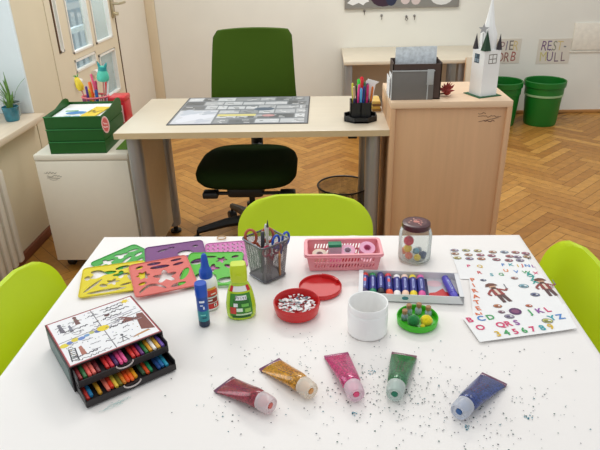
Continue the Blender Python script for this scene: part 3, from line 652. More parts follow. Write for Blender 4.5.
# plants on the sill
def plant(x, y, n, hmax, pot_rgb, lab, seed):
    random.seed(seed); t = thing('potted_plant', lab, 'plant', (x, y, .6705), 0)
    MB().lathe([(0, 0), (.032, 0), (.036, .01), (.041, .06), (.043, .072), (.039, .073), (.037, .06), (0, .058)], 28).build('pot', mat('glaze_%d' % seed, pot_rgb, .2, var=.35, scale=25, coat=.5), t)
    MB().lathe([(0, .066), (.037, .062), (0, .060)], 20).build('soil', mat('soil', (60, 42, 30), .9, var=.3), t)
    m_ = MB()
    for k in range(n):
        a = random.uniform(0, 2*PI); L_ = random.uniform(.4, 1)*hmax; out = random.uniform(.1, .55)*L_
        d = Vector((math.cos(a), math.sin(a), 0)); s_ = Vector((-d.y, d.x, 0)); pts = []
        for q in range(6):
            u = q/5; c_ = d*(.012+out*u**1.6)+Vector((0, 0, .06+L_*(u-.35*u*u*out/L_*1.5))); wd = .006*(1-u**2)+.0006
            pts.append([c_+s_*wd+Vector((0, 0, .0012)), c_-s_*wd+Vector((0, 0, .0012)), c_-Vector((0, 0, .0008))])
        m_.loft(pts)
    m_.build('leaves', mat('succulent_%d' % seed, (104, 142, 66), .5, var=.3, scale=30), t)
    return t
plant(-1.61, 2.90, 26, .10, (30, 112, 130), 'leafy plant in a teal glazed pot on the window sill', 4)
plant(-1.645, 2.99, 18, .19, (150, 160, 158), 'taller thin plant in a grey pot behind the teal pot on the sill', 6)

# ================================================================ LIME CHAIRS
def lime_chair(loc, rz, lab):
    """faces +y: seat towards +y, backrest at the origin side"""
    t = thing('lime_chair', lab, 'chair', loc, rz, 'lime chairs around the craft table')
    m_ = MB(); rings = []; nx = 18
    out = []
    zt, zb, hw, rr = .709, .42, .237, .10
    # backrest outline then curved
    prof = []
    for s_ in range(0, 25):
        z = zb+(zt-zb)*s_/24
        if z > zt-rr: dz_ = z-(zt-rr); w2 = hw-rr*1.15*(1-math.sqrt(max(0, 1-(dz_/rr)**2)))
        elif z < zb+.08: dz_ = (zb+.08)-z; w2 = hw-.08*(1-math.sqrt(max(0, 1-(dz_/.08)**2)))
        else: w2 = hw
        prof.append((z, w2-.012*(s_/24)))
    for z, w2 in prof:
        lean = -.02-.075*(z-zb)/(zt-zb); ring = []
        for i in range(nx+1): q = -1+2*i/nx; ring.append((w2*q, lean+.028*(w2*q/hw)**2+.007*(1 if abs(q) < .99 else .2), z))
        for i in range(nx+1): q = 1-2*i/nx; ring.append((w2*q, lean+.028*(w2*q/hw)**2-.007*(1 if abs(q) < .99 else .2), z))
        rings.append(ring)
    m_.loft(rings); m_.build('backrest', LIME(), t, smooth=60)
    m_ = MB(); m_.prism(rrect(.40, .38, .07, 0, .20), .425, .44, bev=.004); m_.build('seat', LIME(), t)
    for s_ in (-1, 1):
        m_ = MB(); m_.tube([(s_*.15, -.076, .56), (s_*.15, -.052, .46), (s_*.16, -.02, .405), (s_*.19, -.05, 0)], .011, 10); m_.build('leg', STEEL(), t)
        m_ = MB(); m_.tube([(s_*.16, .02, .415), (s_*.165, .34, .415), (s_*.19, .38, 0)], .011, 10); m_.build('leg', STEEL(), t)
    return t
lime_chair((-.066, 1.735, -.022), PI, 'lime green chair at the far side of the craft table')
lime_chair((-.712, 1.185, 0), -PI/2, 'lime green chair at the left side of the craft table')
lime_chair((.598, 1.295, 0), PI/2, 'lime green chair at the right side of the craft table')

# ================================================================ CRAFT TABLE AND CLOTH
TX0, TX1, TY0, TY1 = -.622, .533, .585, 1.452
tb = thing('craft_table', 'craft table completely covered by the white cloth', 'table', (-.045, 1.02, 0))
MB().box(TX0+.05, TX1+.04, TY0-1.015, TY1-1.025, .69, .7165, .004).build('tabletop', MAPLE(), tb)
for x in (-.52, .52):
    for y in (-.38, .38): MB().box(x-.025, x+.025, y-.025, y+.025, 0, .69, .004).build('leg', STEEL(), tb)
# tablecloth with faint fold ridges and a short drop
m_ = MB(); nxc, nyc = 120, 90; t = bmesh.new(); grid = []
drop = .16
def cz(x, y):
    z = .7188
    for c0, wd, am in ((-.17, .012, .0016), (.075, .010, .0012), (.33, .012, .0007)): z += am*math.exp(-((x-c0-.01*math.sin(y*9))/wd)**2)
    for c0, wd, am in ((.86, .01, .0006), (1.16, .01, .0005)): z += am*math.exp(-((y-c0-.006*math.sin(x*11))/wd)**2)
    return z
xs = [TX0-drop]+[TX0-.004]+[TX0+(TX1-TX0)*i/nxc for i in range(nxc+1)]+[TX1+.004]+[TX1+drop]
ys = [TY0-drop]+[TY0-.004]+[TY0+(TY1-TY0)*i/nyc for i in range(nyc+1)]+[TY1+.004]+[TY1+drop]
for j, y in enumerate(ys):
    row = []
    for i, x in enumerate(xs):
        xx = min(max(x, TX0-.006), TX1+.006); yy = min(max(y, TY0-.006), TY1+.006)
        d = max(TX0-x, x-TX1, 0)+max(TY0-y, y-TY1, 0)
        z = cz(xx, yy) if d == 0 else (.7165 if d < .01 else .72-d)
        if d > .01: xx += .012*math.copysign(1, x) if x < TX0 or x > TX1 else 0; yy += .012*(1 if y > 1 else -1) if y < TY0 or y > TY1 else 0
        row.append(t.verts.new((xx, yy, z)))
    grid.append(row)
for j in range(len(ys)-1):
    for i in range(len(xs)-1): t.faces.new((grid[j][i], grid[j][i+1], grid[j+1][i+1], grid[j+1][i]))
m_.take(t); cl = m_.build('tablecloth', mat('white_cloth', (242, 237, 233), .5, var=.008, scale=6, bump=.06, bscale=60), smooth=60)
tag(cl, 'white tablecloth spread over the craft table', 'tablecloth')
T = .7205

# ---------------------------------------------------------------- stencils
def stencil(name, quad, z, rgb, holes, lab, hm=None, grp='plastic drawing stencils', ridge=True):
    """quad: far-left, far-right, near-right, near-left on the table; holes in unit square"""
    q = [Vector(p_+(0,)) for p_ in quad]; c_ = sum(q, Vector())/4
    ex_ = ((q[1]-q[0])+(q[2]-q[3])); ex_.normalize(); wd = ((q[1]-q[0]).length+(q[2]-q[3]).length)/2; dp_ = ((q[3]-q[0]).length+(q[2]-q[1]).length)/2
    rz = math.atan2(ex_.y, ex_.x); t = thing(name, lab, 'stencil', (c_.x, c_.y-.008, z), rz, grp)
    H_ = [[((u-.5)*wd, (v_-.5)*dp_) for u, v_ in h_] for h_ in holes]
    me = plate_mesh(rrect(wd, dp_, .012), H_, .0012)
    o = link('plate', me, mat('stencil_%d_%d_%d' % rgb, rgb, .3, var=.03, trans=0), t, 0, loc=(0, 0, .0006))
    m2 = mat('stencil_rim_%d_%d_%d' % rgb, tuple(int(v_*.97) for v_ in rgb), .3)
    MB().tube([(x, y, .0016) for x, y in rrect(wd-.003, dp_-.003, .011)], .0013, 6, closed=True).build('rim', m2, t)
    return t
R_ = lambda cx, cy_, a, b, rot=0, n=14: ell(cx, cy_, a, b, n, rot)
def blob(cx, cy_, r, n, k, sx_=1, rot=0, depth=.4):
    return [(cx+r*(1+depth*math.cos(k*2*PI*i/n))*math.cos(2*PI*i/n+rot)*sx_, cy_+r*(1+depth*math.cos(k*2*PI*i/n))*math.sin(2*PI*i/n+rot)) for i in range(n)]
stencil('stencil', [(-.612, 1.301), (-.526, 1.409), (-.432, 1.345), (-.520, 1.235)], T, (66, 166, 74),
        [blob(.24, .72, .12, 20, 4, 1), R_(.18, .38, .05, .16, .2), blob(.55, .74, .11, 18, 3), R_(.52, .46, .16, .05, .5), R_(.82, .74, .12, .05, -.3), R_(.80, .48, .11, .06, .4), R_(.38, .20, .1, .05), R_(.68, .22, .09, .05, .3)], 'mid green stencil with animal cutouts at the far left of the table')
stencil('stencil', [(-.603, 1.272), (-.463, 1.318), (-.430, 1.172), (-.585, 1.133)], T+.0030, (224, 206, 44),
        [blob(.30, .72, .12, 24, 3, 1.5), R_(.64, .84, .12, .06, .3), blob(.62, .60, .10, 20, 4), R_(.20, .34, .035, .23, -.6), R_(.42, .12, .30, .055, .05), R_(.80, .42, .055, .16, .4), blob(.50, .38, .085, 20, 5), R_(.86, .76, .08, .045), R_(.36, .30, .05, .07, .8), R_(.10, .62, .05, .08), R_(.70, .25, .09, .035, .3)], 'yellow stencil with leaf and figure cutouts beside the crayon box')
stencil('stencil', [(-.478, 1.388), (-.335, 1.432), (-.305, 1.318), (-.462, 1.268)], T+.0016, (122, 70, 128),
        [R_(.66, .48, .13, .13, 0), R_(.3, .75, .1, .04, .4), R_(.85, .75, .05, .05), R_(.45, .82, .06, .03)], 'purple stencil with round cutouts at the far edge of the table')
stencil('stencil', [(-.329, 1.411), (-.222, 1.428), (-.190, 1.285), (-.300, 1.265)], T, (206, 116, 176),
        [[(u+a_, v_+b_) for a_, b_ in ((0, 0), (.06*k1, 0), (.06*k1, .03), (.03, .03), (.03, .085), (0, .085))] for v_ in (.08, .24, .40, .56, .70, .85) for u, k1 in ((.06, 1), (.18, 1.2), (.30, .8), (.42, 1.2), (.54, 1), (.66, 1.2), (.78, .8), (.88, 1))], 'pink letter stencil between the purple stencil and the wire cup')
stencil('stencil', [(-.368, 1.350), (-.224, 1.352), (-.196, 1.190), (-.340, 1.185)], T+.0046, (84, 184, 50),
        [R_(.2, .72, .13, .09, .5), blob(.62, .76, .08, 20, 5), R_(.80, .55, .12, .05, -.5), blob(.50, .50, .10, 20, 4), R_(.78, .16, .14, .08, .3), R_(.3, .25, .06, .1), R_(.40, .86, .12, .03), R_(.85, .86, .07, .04, .4), R_(.55, .25, .06, .09, .4)], 'bright green stencil behind the white glue bottle')
stencil('stencil', [(-.500, 1.279), (-.363, 1.337), (-.299, 1.185), (-.436, 1.130)], T+.0066, (220, 112, 104),
        [blob(.20, .60, .105, 30, 6, .9, 0, .25), R_(.42, .90, .12, .05, -.02), R_(.50, .77, .17, .055, -.05), R_(.80, .90, .10, .04, .1), R_(.81, .76, .10, .04, .2), blob(.54, .45, .15, 30, 5, 1, .3, .38), R_(.85, .42, .065, .19, -.5), [(.08+.042*i, .08+.15*math.sin(i/10*PI)) for i in range(11)]+[(.50-.042*i, .15+.16*math.sin(i/10*PI)) for i in range(11)], R_(.16, .36, .07, .045, .3), R_(.70, .14, .13, .05, .2), R_(.17, .86, .07, .05, .5)], 'coral red stencil with star and leaf cutouts, topmost of the stencils')

# ---------------------------------------------------------------- crayon box
bx_ang = math.radians(38.0)
cbx = thing('crayon_box', 'black crayon box with drawn lid picture and two open drawers', 'box', (-.440, .936, T), bx_ang)
BW, BD, BH = .180, .165, .056
DK = mat('black_card', (30, 24, 26), .45, var=.06)
m_ = MB()
m_.box(-BW/2, BW/2, -BD/2, BD/2, BH-.003, BH, .0006); m_.box(-BW/2, BW/2, -BD/2, BD/2, 0, .002); m_.box(-BW/2, -BW/2+.0025, -BD/2, BD/2, 0, BH); m_.box(BW/2-.0025, BW/2, -BD/2, BD/2, 0, BH); m_.box(-BW/2, BW/2, BD/2-.0025, BD/2, 0, BH); m_.box(-BW/2, BW/2, -BD/2, BD/2, .0265, .0285)
m_.build('case', DK, cbx)
MB().box(-BW/2-.0008, -BW/2, -BD/2+.01, BD/2-.01, .006, BH-.008).build('side_label', mat('grey_green_label', (96, 116, 112), .5, var=.2, scale=60), cbx)
random.seed(21); p = Print()
p.rect(-BW/2+.001, BW/2-.001, -BD/2+.001, BD/2-.001, (150, 60, 62)); p.rect(-BW/2+.0035, BW/2-.0035, -BD/2+.0035, BD/2-.0035, (226, 150, 156), .0001)
p.rect(-BW/2+.0044, BW/2-.0044, -BD/2+.0044, BD/2-.0044, (240, 239, 240), .0002)
g_ = (120, 116, 122); z = .0003
p.stroke([(0, -.078), (.0, .078)], .0018, g_, z); p.stroke([(-.085, .0), (.085, .012)], .0018, g_, z)
for k in range(90):
    x, y = random.uniform(-.08, .08), random.uniform(-.07, .07); p.poly(ell(x, y, .0013, .0013, 6), random.choice([(120, 120, 160), (110, 110, 110), (170, 140, 90), (120, 150, 120)]), z)
for (x0, x1, y) in ((.015, .07, .045), (.02, .06, .056), (.01, .05, .030), (.01, .05, -.006), (.03, .07, .066), (-.07, -.02, .03), (-.075, -.03, -.06)): p.scribble(x0, x1, y, 0.0035, 18, .0022, (70, 66, 74)) if x1-x0 > .03 else None
for k in range(46):
    x, y = random.uniform(-.078, .06), random.uniform(-.07, .07); L2 = random.uniform(.008, .022)
    p.scribble(x, x+L2, y, random.choice([.0012, .003]), 7, .0017, random.choice([(120, 118, 126), (140, 138, 146), (90, 86, 94), (160, 150, 155)]))
# left far panel: figures
for (x, y, s_, c_) in ((-.068, .045, 1, (110, 106, 116)), (-.035, .055, 1, (120, 84, 80)), (-.052, .035, .7, (130, 130, 140))):
    p.poly(ell(x, y+.016*s_, .004*s_, .005*s_, 10), c_, z); p.poly([(x-.005*s_, y-.012*s_), (x+.005*s_, y-.012*s_), (x+.003*s_, y+.012*s_), (x-.003*s_, y+.012*s_)], c_, z); p.stroke([(x-.009*s_, y-.004), (x, y+.006), (x+.01*s_, y+.0)], .0015, c_, z)
for k, (c_, rr_) in enumerate((((226, 206, 60), .006), ((110, 130, 190), .0045), ((220, 200, 70), .0055), ((110, 140, 200), .005), ((120, 160, 200), .004), ((190, 190, 110), .004), ((90, 110, 170), .005), ((232, 206, 40), .0085))): p.poly(ell(-.078+k*.0112, -.012+.002*(k % 3)+k*.0014, rr_*1.45, rr_*1.15, 10), c_, .0004)
# near left: ladder, trunk
p.stroke([(-.080, -.070), (-.075, -.028)], 0.0022, (60, 56, 64), z); p.stroke([(-.068, -.072), (-.064, -.030)], 0.0022, (60, 56, 64), z)
for k in range(7): p.stroke([(-.080+.0007*k, -.066+.006*k), (-.068+.0006*k, -.068+.006*k)], 0.002, (60, 56, 64), z)
p.poly([(-.060, -.062), (-.050, -.060), (-.052, -.030), (-.058, -.032)], (176, 112, 96), z)
p.scribble(-.075, -.02, -.072, .003, 24, .0013, (70, 70, 70))
# near right: tree, figure, ground
p.poly([(.060, -.05), (.084, -.062), (.084, .005), (.072, .008), (.066, -.01)], (128, 74, 66), z)
for k in range(14): p.stroke([(.07, -.01), (.07-random.uniform(.015, .035), random.uniform(-.008, .02))], .0034, (128, 74, 66), z)
p.poly(ell(.022, -.045, .003, .004, 8), (90, 90, 96), z); p.stroke([(.016, -.068), (.022, -.05), (.029, -.068)], .0018, (90, 90, 96), z); p.stroke([(.014, -.054), (.03, -.052)], .0016, (90, 90, 96), z)
p.poly([(.035, -.067), (.075, -.062), (.07, -.057), (.045, -.061)], (190, 140, 90), z)
# far right: sun, dark shrub
p.poly(ell(.070, .068, .006, .006, 12), (236, 208, 60), .0004)
for k in range(8): a = 2*PI*k/8; p.stroke([(.07, .068), (.07+.011*math.cos(a), .068+.009*math.sin(a))], .0014, (232, 200, 60), z)
p.poly(ell(.022, .040, .006, .005, 7), (90, 50, 56), z); p.stroke([(.015, .022), (.08, .028)], .002, (150, 140, 160), z)
p.build('lid_picture', cbx, (0, 0, BH+.0002))
cray = [(142, 40, 44), (50, 110, 60), (230, 90, 80), (226, 110, 96), (110, 30, 36), None, (206, 44, 40), (204, 40, 60), (70, 30, 90), (226, 70, 130), (230, 90, 150), None, (210, 50, 40), (196, 40, 50), (100, 40, 110), (30, 110, 50), (214, 150, 30), (244, 240, 232), (222, 170, 60), (120, 90, 180)]
cray2 = [(190, 50, 40), (30, 120, 170), None, (206, 150, 40), None, (232, 120, 100), (224, 60, 30), (236, 200, 70), (120, 110, 30), (222, 130, 40), (240, 90, 30), (250, 110, 40), (236, 160, 30), None, (60, 90, 60), (220, 80, 30), (30, 140, 90), None, (30, 70, 130), (40, 110, 170), (36, 150, 180), None]
NAMES = {(142, 40, 44): 'dark red', (50, 110, 60): 'green', (230, 90, 80): 'salmon', (226, 110, 96): 'pale salmon', (110, 30, 36): 'maroon', (206, 44, 40): 'red', (204, 40, 60): 'crimson', (70, 30, 90): 'dark purple', (226, 70, 130): 'hot pink', (230, 90, 150): 'pink', (210, 50, 40): 'red', (196, 40, 50): 'deep red', (100, 40, 110): 'purple', (30, 110, 50): 'dark green', (214, 150, 30): 'ochre', (244, 240, 232): 'white', (222, 170, 60): 'sand yellow', (120, 90, 180): 'lilac',
         (190, 50, 40): 'brick red', (30, 120, 170): 'blue', (206, 150, 40): 'golden', (232, 120, 100): 'coral', (224, 60, 30): 'vermilion', (236, 200, 70): 'yellow', (120, 110, 30): 'olive', (222, 130, 40): 'dull orange', (240, 90, 30): 'red orange', (250, 110, 40): 'bright orange', (236, 160, 30): 'amber', (60, 90, 60): 'grey green', (220, 80, 30): 'burnt orange', (30, 140, 90): 'sea green', (30, 70, 130): 'navy', (40, 110, 170): 'mid blue', (36, 150, 180): 'turquoise'}
ub = Matrix.Translation((-.440, .936, T)) @ RZ(bx_ang)
for d_, (ext, z0, cols, nm) in enumerate(((.030, .0285, cray, 'upper'), (.057, .002, cray2, 'lower'))):
    hw = BW/2-.004; y0 = -BD/2-ext; y1 = y0+BD-.01; hgt = .0225
    fh = .0135
    m_ = MB(); m_.box(-hw, hw, y0, y1, z0, z0+.0015); m_.box(-hw+.002, hw-.002, y0+.002, y1-.002, z0+.0015, z0+.0085); m_.box(-hw, -hw+.0018, y0, y1, z0, z0+hgt); m_.box(hw-.0018, hw, y0, y1, z0, z0+hgt); m_.box(-hw, hw, y1-.0018, y1, z0, z0+hgt)
    nt_ = [(-hw, 0), (hw, 0), (hw, fh)]+[(.016*math.cos(a), fh-.009*math.sin(a)) for a in [PI*k/10 for k in range(11)]]+[(-hw, fh)]
    m_.prism(nt_, -.0009, .0009, TR(0, y0, z0) @ RX(PI/2))
    dw = m_.build('drawer', DK, cbx); dw['label'] = nm+' drawer pulled out'
    m_ = MB(); m_.tube([(.0162*math.cos(PI*k/10), y0-.0005, z0+fh-.0092*math.sin(PI*k/10)) for k in range(11)], .0016, 6); m_.build('finger_notch', mat('clear_notch', (186, 176, 172), .3), dw)
    n_ = len(cols); pitch = (2*hw-.006)/n_
    for k, c_ in enumerate(cols):
        if c_ is None: continue
        x = -hw+.003+pitch*(k+.5); L_ = .085; off = random.uniform(.003, .009) if d_ == 1 else random.uniform(.002, .005)
        P = ub @ Vector((x, y0+.0015+off, z0+.0015+.0110))
        t = thing('crayon', '%s crayon, %s from the left in the %s drawer' % (NAMES[c_], ORD[sum(1 for q in cols[:k] if q)], nm), 'crayon', P, bx_ang, 'crayons in the box drawers')
        cm = mat('wax_%d_%d_%d' % c_, c_, .45, var=.05, scale=80); dkc = tuple(int(q*.93) for q in c_)
        MB().lathe([(0, .0), (.0028, .0), (.0036, .002), (.0036, .016)], 14, RX(-PI/2)).build('tip', cm, t)
        MB().lathe([(.0036, .016), (.0039, .0162), (.0039, L_), (0, L_)], 14, RX(-PI/2)).build('wrapper', mat('wrap_%d_%d_%d' % dkc, dkc, .6), t)

# ---------------------------------------------------------------- glue stick, bottles
gs = thing('glue_stick', 'blue glue stick with teal lower band standing by the white glue bottle', 'glue stick', (-.259, 1.029, T))
MB().lathe([(0, 0), (.0115, 0), (.012, .002), (.012, .014), (0, .014)], 28).build('base_dial', mat('navy_plastic', (16, 40, 70), .35), gs)
MB().lathe([(.0118, .014), (.0122, .015), (.0122, .040), (.0118, .040)], 28).build('teal_band', mat('teal_label', (20, 140, 150), .35, var=.15, scale=60), gs)
MB().lathe([(.0121, .040), (.0122, .041), (.0122, .074), (.0110, .074)], 28).build('barrel', mat('blue_label', (24, 74, 160), .3, var=.06, scale=60), gs)
MB().lathe([(0, .074), (.0128, .074), (.0130, .077), (.0130, .101), (.0122, .104), (0, .104)], 28).build('cap', mat('blue_cap', (18, 78, 184), .3), gs)
def wrap_print(name, parent, R, items, ang0):
    """ink wrapped round a bottle: items (angle, z, width, height, colour) or (angle, z, size, 'text', colour)"""
    me_v = []; fc = []; cc = []
    def addp(pts, rgb, dr_):
        i_ = len(me_v)
        for a_, z_ in pts:
            rx, ry = R(z_); me_v.append(((rx+dr_)*math.cos(ang0+a_), (ry+dr_)*math.sin(ang0+a_), z_))
        fc.append(list(range(i_, i_+len(pts)))); cc.append(lin(rgb)+(1,))
    for n_, it in enumerate(items):
        dr_ = .0003+.0001*n_
        if isinstance(it[3], str):
            a0, z0, sz, tx, rgb = it[:5]; rx = R(z0)[0]; cs = it[5] if len(it) > 5 else .62
            for k, ch_ in enumerate(tx):
                for pl in text_polys(ch_): addp([(a0+((k-(len(tx)-1)/2)*cs+x_)*sz/rx, z0+y_*sz) for x_, y_ in pl], rgb, dr_)
        else:
            a0, z0, wd, ht, rgb = it; N2 = max(2, int(wd/.12)); M2 = 4
            for k in range(N2):
                for j in range(M2): addp([(a0-wd/2+wd*(k+da)/N2, z0-ht/2+ht*(j+dz_)/M2) for da, dz_ in ((0, 0), (1, 0), (1, 1), (0, 1))], rgb, dr_)
    me = bpy.data.meshes.new(name); me.from_pydata(me_v, [], fc); me.update(); a_ = me.attributes.new('Col', 'FLOAT_COLOR', 'FACE'); a_.data.foreach_set('color', [q for c_ in cc for q in c_])
    return link(name, me, INK(), parent, 0)
wrap_print('label_print', gs, lambda z: (.0122, .0122), [(.0, .064, .9, .005, (230, 236, 244)), (-.1, .055, .5, .003, (210, 222, 240)), (.25, .049, .25, .007, (220, 230, 244)), (.0, .031, .9, .003, (120, 210, 200)), (.2, .024, .7, .003, (16, 90, 100))], -PI/2+.15)
wg = thing('glue_bottle', 'white glue bottle with blue nozzle cap and red label', 'glue bottle', (-.262, 1.100, T))
wg.scale = (1, 1, .95)
MB().lathe([(0, 0), (.021, 0), (.0235, .004), (.0235, .064), (.0215, .073), (.014, .082), (.012, .083), (0, .083)], 32).build('body', mat('white_bottle', (240, 240, 238), .3), wg)
BL = mat('blue_cap', (0, 0, 0))
MB().lathe([(0, .081), (.0145, .081), (.0150, .084), (.0145, .096), (.013, .101), (.0098, .105), (.0082, .116), (.0078, .124), (.006, .137), (.0035, .141), (0, .1415)], 28).build('nozzle_cap', BL, wg)
wrap_print('label_print', wg, lambda z: (.0236, .0236), [(.25, .036, 1.9, .054, (232, 236, 238)), (.45, .055, 1.1, .016, (240, 176, 60)), (.55, .048, 1.2, .018, (226, 70, 44)), (.55, .014, 1.3, .014, (214, 44, 40)), (.55, .029, 1.0, .012, (150, 40, 40)), (.3, .030, .4, .004, (250, 250, 250)), (.65, .046, .5, .003, (250, 240, 230)), (.5, .040, .7, .002, (80, 40, 40)), (.75, .015, .3, .008, (250, 250, 250)), (.75, .015, .12, .006, (30, 30, 30))], -PI/2+.1)
lb = thing('green_glue_bottle', 'lime green flat glue bottle with flip cap and green label', 'glue bottle', (-.183, 1.063, T), math.radians(8))
lb.scale = (1.05, 1.05, 1.06)
prof = [(.0275, 0), (.030, .004), (.031, .02), (.0302, .035), (.0275, .052), (.0245, .065), (.0195, .077), (.0160, .083), (.013, .086)]
LM = mat('lime_bottle', (182, 214, 40), .25, var=.02, coat=.3)
m_ = MB(); m_.lathe([(0, 0)]+prof+[(0, .086)], 36, sxy=(1, .62)); m_.build('body', LM, lb)
MB().loft([[(x*s_, y*s_, z) for x, y in rrect(.034, .026, .007)] for s_, z in ((.92, .085), (1, .088), (1, .108), (.95, .120), (.86, .1235))]).build('flip_cap', mat('lime_cap', (196, 214, 26), .3), lb)
MB().box(-.005, .005, -.0145, -.012, .100, .104, .0006).build('cap_tab', mat('lime_cap', (0, 0, 0)), lb)
def Rlb(z):
    for (r0, z0), (r1, z1) in zip(prof, prof[1:]):
        if z0 <= z <= z1: r_ = r0+(r1-r0)*(z-z0)/(z1-z0); return (r_, r_*.62)
    return (.026, .016)
wrap_print('label_print', lb, Rlb, [(0, .036, 1.7, .052, (60, 140, 40)), (.05, .040, 1.2, .020, (36, 110, 36)), (0, .072, 1.6, .011, (240, 240, 236)), (-.85, .072, .4, .012, (206, 44, 36)), (.85, .072, .4, .012, (206, 44, 36)), (.05, .053, .85, .010, (236, 240, 240)), (.05, .053, .0105, 'Pritt', (40, 40, 44), .45), (-.55, .024, .45, .016, (206, 60, 46)), (-.35, .037, .3, .008, (232, 236, 232)), (.3, .036, .5, .007, (110, 190, 80)), (.2, .015, 1.1, .004, (200, 226, 180)), (-.1, .026, .4, .008, (225, 240, 220)), (.45, .024, .4, .009, (150, 205, 90)), (0, .009, 1.3, .004, (30, 96, 34))], -PI/2)
# rubber ring at the far edge
ri = MB().tube([(.012*math.cos(2*PI*k/20), .010*math.sin(2*PI*k/20), .0018) for k in range(20)], .0016, 6, closed=True).build('rubber_band', mat('rubber_tan', (196, 160, 120), .6), None, loc=(-.287, 1.437, T)); tag(ri, 'small tan rubber band at the far edge of the white cloth', 'rubber band')

# ---------------------------------------------------------------- wire cup with scissors and pencils
cu_ang = math.radians(43); CX, CY = -.141, 1.238
wc = thing('wire_cup', 'grey square wire mesh cup holding scissors and pencils', 'pen cup', (CX, CY, T), cu_ang)
def sq(hw, z, r=.010): return [(x, y, z) for x, y in rrect(2*hw, 2*hw, r, n=4)]
def closed(l): return l+[l[0]]
r0, r1, r2_ = closed(sq(.033, .004)), closed(sq(.037, .052)), closed(sq(.041, .100))
us = [0]
for a_, b_ in zip(r1, r1[1:]): us.append(us[-1]+(Vector(a_)-Vector(b_)).length)
link('wall', uvgrid([r0, r1, r2_], us, [0, .048, .096]), wire_mesh('cup_wire', (120, 118, 120), .0026, .40), wc)
GM = mat('gunmetal', (104, 102, 106), .35, metal=.7)
MB().tube(sq(.0415, .100), .0026, 8, closed=True).build('rim', GM, wc)
m_ = MB(); m_.tube(sq(.0335, .004), .0022, 8, closed=True); m_.prism([(x, y) for x, y, z in sq(.033, 0)], .001, .0035); m_.build('base', GM, wc)
def scissors(x, y, rz, tx, tyy, rgb, lab, open_=.16, s=1.0, depth=.105):
    t = thing('scissors', lab, 'scissors', (x, y, T+.008), 0, 'scissors in the wire cup', rot=(tx, tyy, rz))
    BLD = mat('blade_steel', (170, 172, 176), .3, metal=.9)
    for sg in (-1, 1):
        m_ = MB(); m_.prism([(0, 0), (.006*s, .03*s), (.007*s, depth*s*.62), (-.001, depth*s*.62)], -.001, .001, RZ(0) @ TR(0, sg*.0011, 0) @ RX(PI/2) @ Matrix.Diagonal((sg, 1, 1, 1))); m_.build('blade', BLD, t)
        m_ = MB(); c_ = Vector((-sg*.021*s, -sg*.001, depth*s*.62+.032*s)); m_.tube([(c_.x+.0135*s*math.cos(2*PI*k/20), c_.y, c_.z+.019*s*math.sin(2*PI*k/20)) for k in range(20)], .0036*s, 8, closed=True)
        m_.tube([(0, sg*.0015, depth*s*.55), (-sg*.009*s, -sg*.001, depth*s*.62+.014*s)], .004*s, 8); m_.build('handle', mat('grip_%d_%d_%d' % rgb, rgb, .4), t)
    MB().lathe([(0, -.0028), (.003, -.0028), (.003, .0028), (0, .0028)], 12, TR(0, 0, depth*s*.5) @ RX(PI/2)).build('rivet', BLD, t)
    return t
scissors(-0.151, 1.244, math.radians(4), -.03, -.06, (186, 92, 66), 'orange handled scissors sticking up from the wire cup', s=.98)
scissors(-0.113, 1.236, math.radians(50), -.02, .16, (36, 84, 190), 'blue handled scissors at the right of the wire cup', s=.86)
scissors(-0.131, 1.224, math.radians(35), .06, .05, (196, 50, 84), 'red handled scissors low in the middle of the wire cup', s=.72)
G = 'pencils in the wire cup'
pen(-0.141, 1.226, T+.006, .04, -.09, .155, .0035, (190, 186, 176), (60, 60, 54), 'pencil', 'pale pencil with dark tip standing tallest in the wire cup', 'pencil', G, .12, True)
pen(-0.133, 1.234, T+.006, -.02, -.04, .135, .0038, (214, 214, 210), (206, 206, 204), 'brush', 'light grey pen handle in the middle of the wire cup', 'pen', G, .2)
pen(-0.109, 1.223, T+.006, -.05, -.34, .09, .0032, (160, 104, 56), (196, 150, 96), 'pencil', 'brown wooden pencil leaning low inside the wire cup', 'pencil', G, .15, True)
pen(-0.153, 1.234, T+.006, .02, -.05, .115, .005, (58, 58, 66), (70, 70, 78), 'pencil', 'thick dark grey pen at the left front of the wire cup', 'pen', G, .3)

# ---------------------------------------------------------------- red bowl and lid, white jar
RB = mat('red_tub', (206, 34, 36), .35, var=.03, coat=.2)
bw = thing('red_bowl', 'round red plastic bowl filled with paper scraps', 'bowl', (-.062, 1.075, T))
MB().lathe([(0, 0), (.042, 0), (.047, .004), (.050, .016), (.0505, .030), (.0495, .032), (.048, .031), (.0465, .014), (.043, .006), (0, .004)], 48).build('body', RB, bw)
MB().lathe([(.0505, .024), (.0515, .025), (.0515, .028), (.0505, .029)], 48).build('rim_ring', RB, bw)
m_ = []; random.seed(31); pv = Print()
def scraps():
    v_ = []; f_ = []; c_ = []
    for k in range(190):
        r_ = .043*math.sqrt(random.random()); a = random.uniform(0, 2*PI); z = .014+.011*random.random()*(1-.4*r_/.043); s_ = random.uniform(.004, .010)
        e = Matrix.Rotation(random.uniform(-.45, .45), 3, 'X') @ Matrix.Rotation(random.uniform(0, 6), 3, 'Z')
        i_ = len(v_)
        for px_, py_ in ((-1, -.7), (1, -.6), (.8, .7), (-.7, .8)):
            q_ = e @ Vector((px_*s_, py_*s_*.8, 0)); v_.append((r_*math.cos(a)*.95+q_.x*.6, r_*math.sin(a)*.95+q_.y*.6, z+q_.z*.5))
        f_.append((i_, i_+1, i_+2, i_+3)); c_.append(lin(random.choice([(240, 240, 240)]*12+[(190, 200, 204), (70, 90, 110), (60, 70, 70), (150, 170, 160), (226, 190, 190)]))+(1,))
    me = bpy.data.meshes.new('scraps'); me.from_pydata(v_, [], f_); me.update(); a_ = me.attributes.new('Col', 'FLOAT_COLOR', 'FACE'); a_.data.foreach_set('color', [q for c__ in c_ for q in c__]); return me
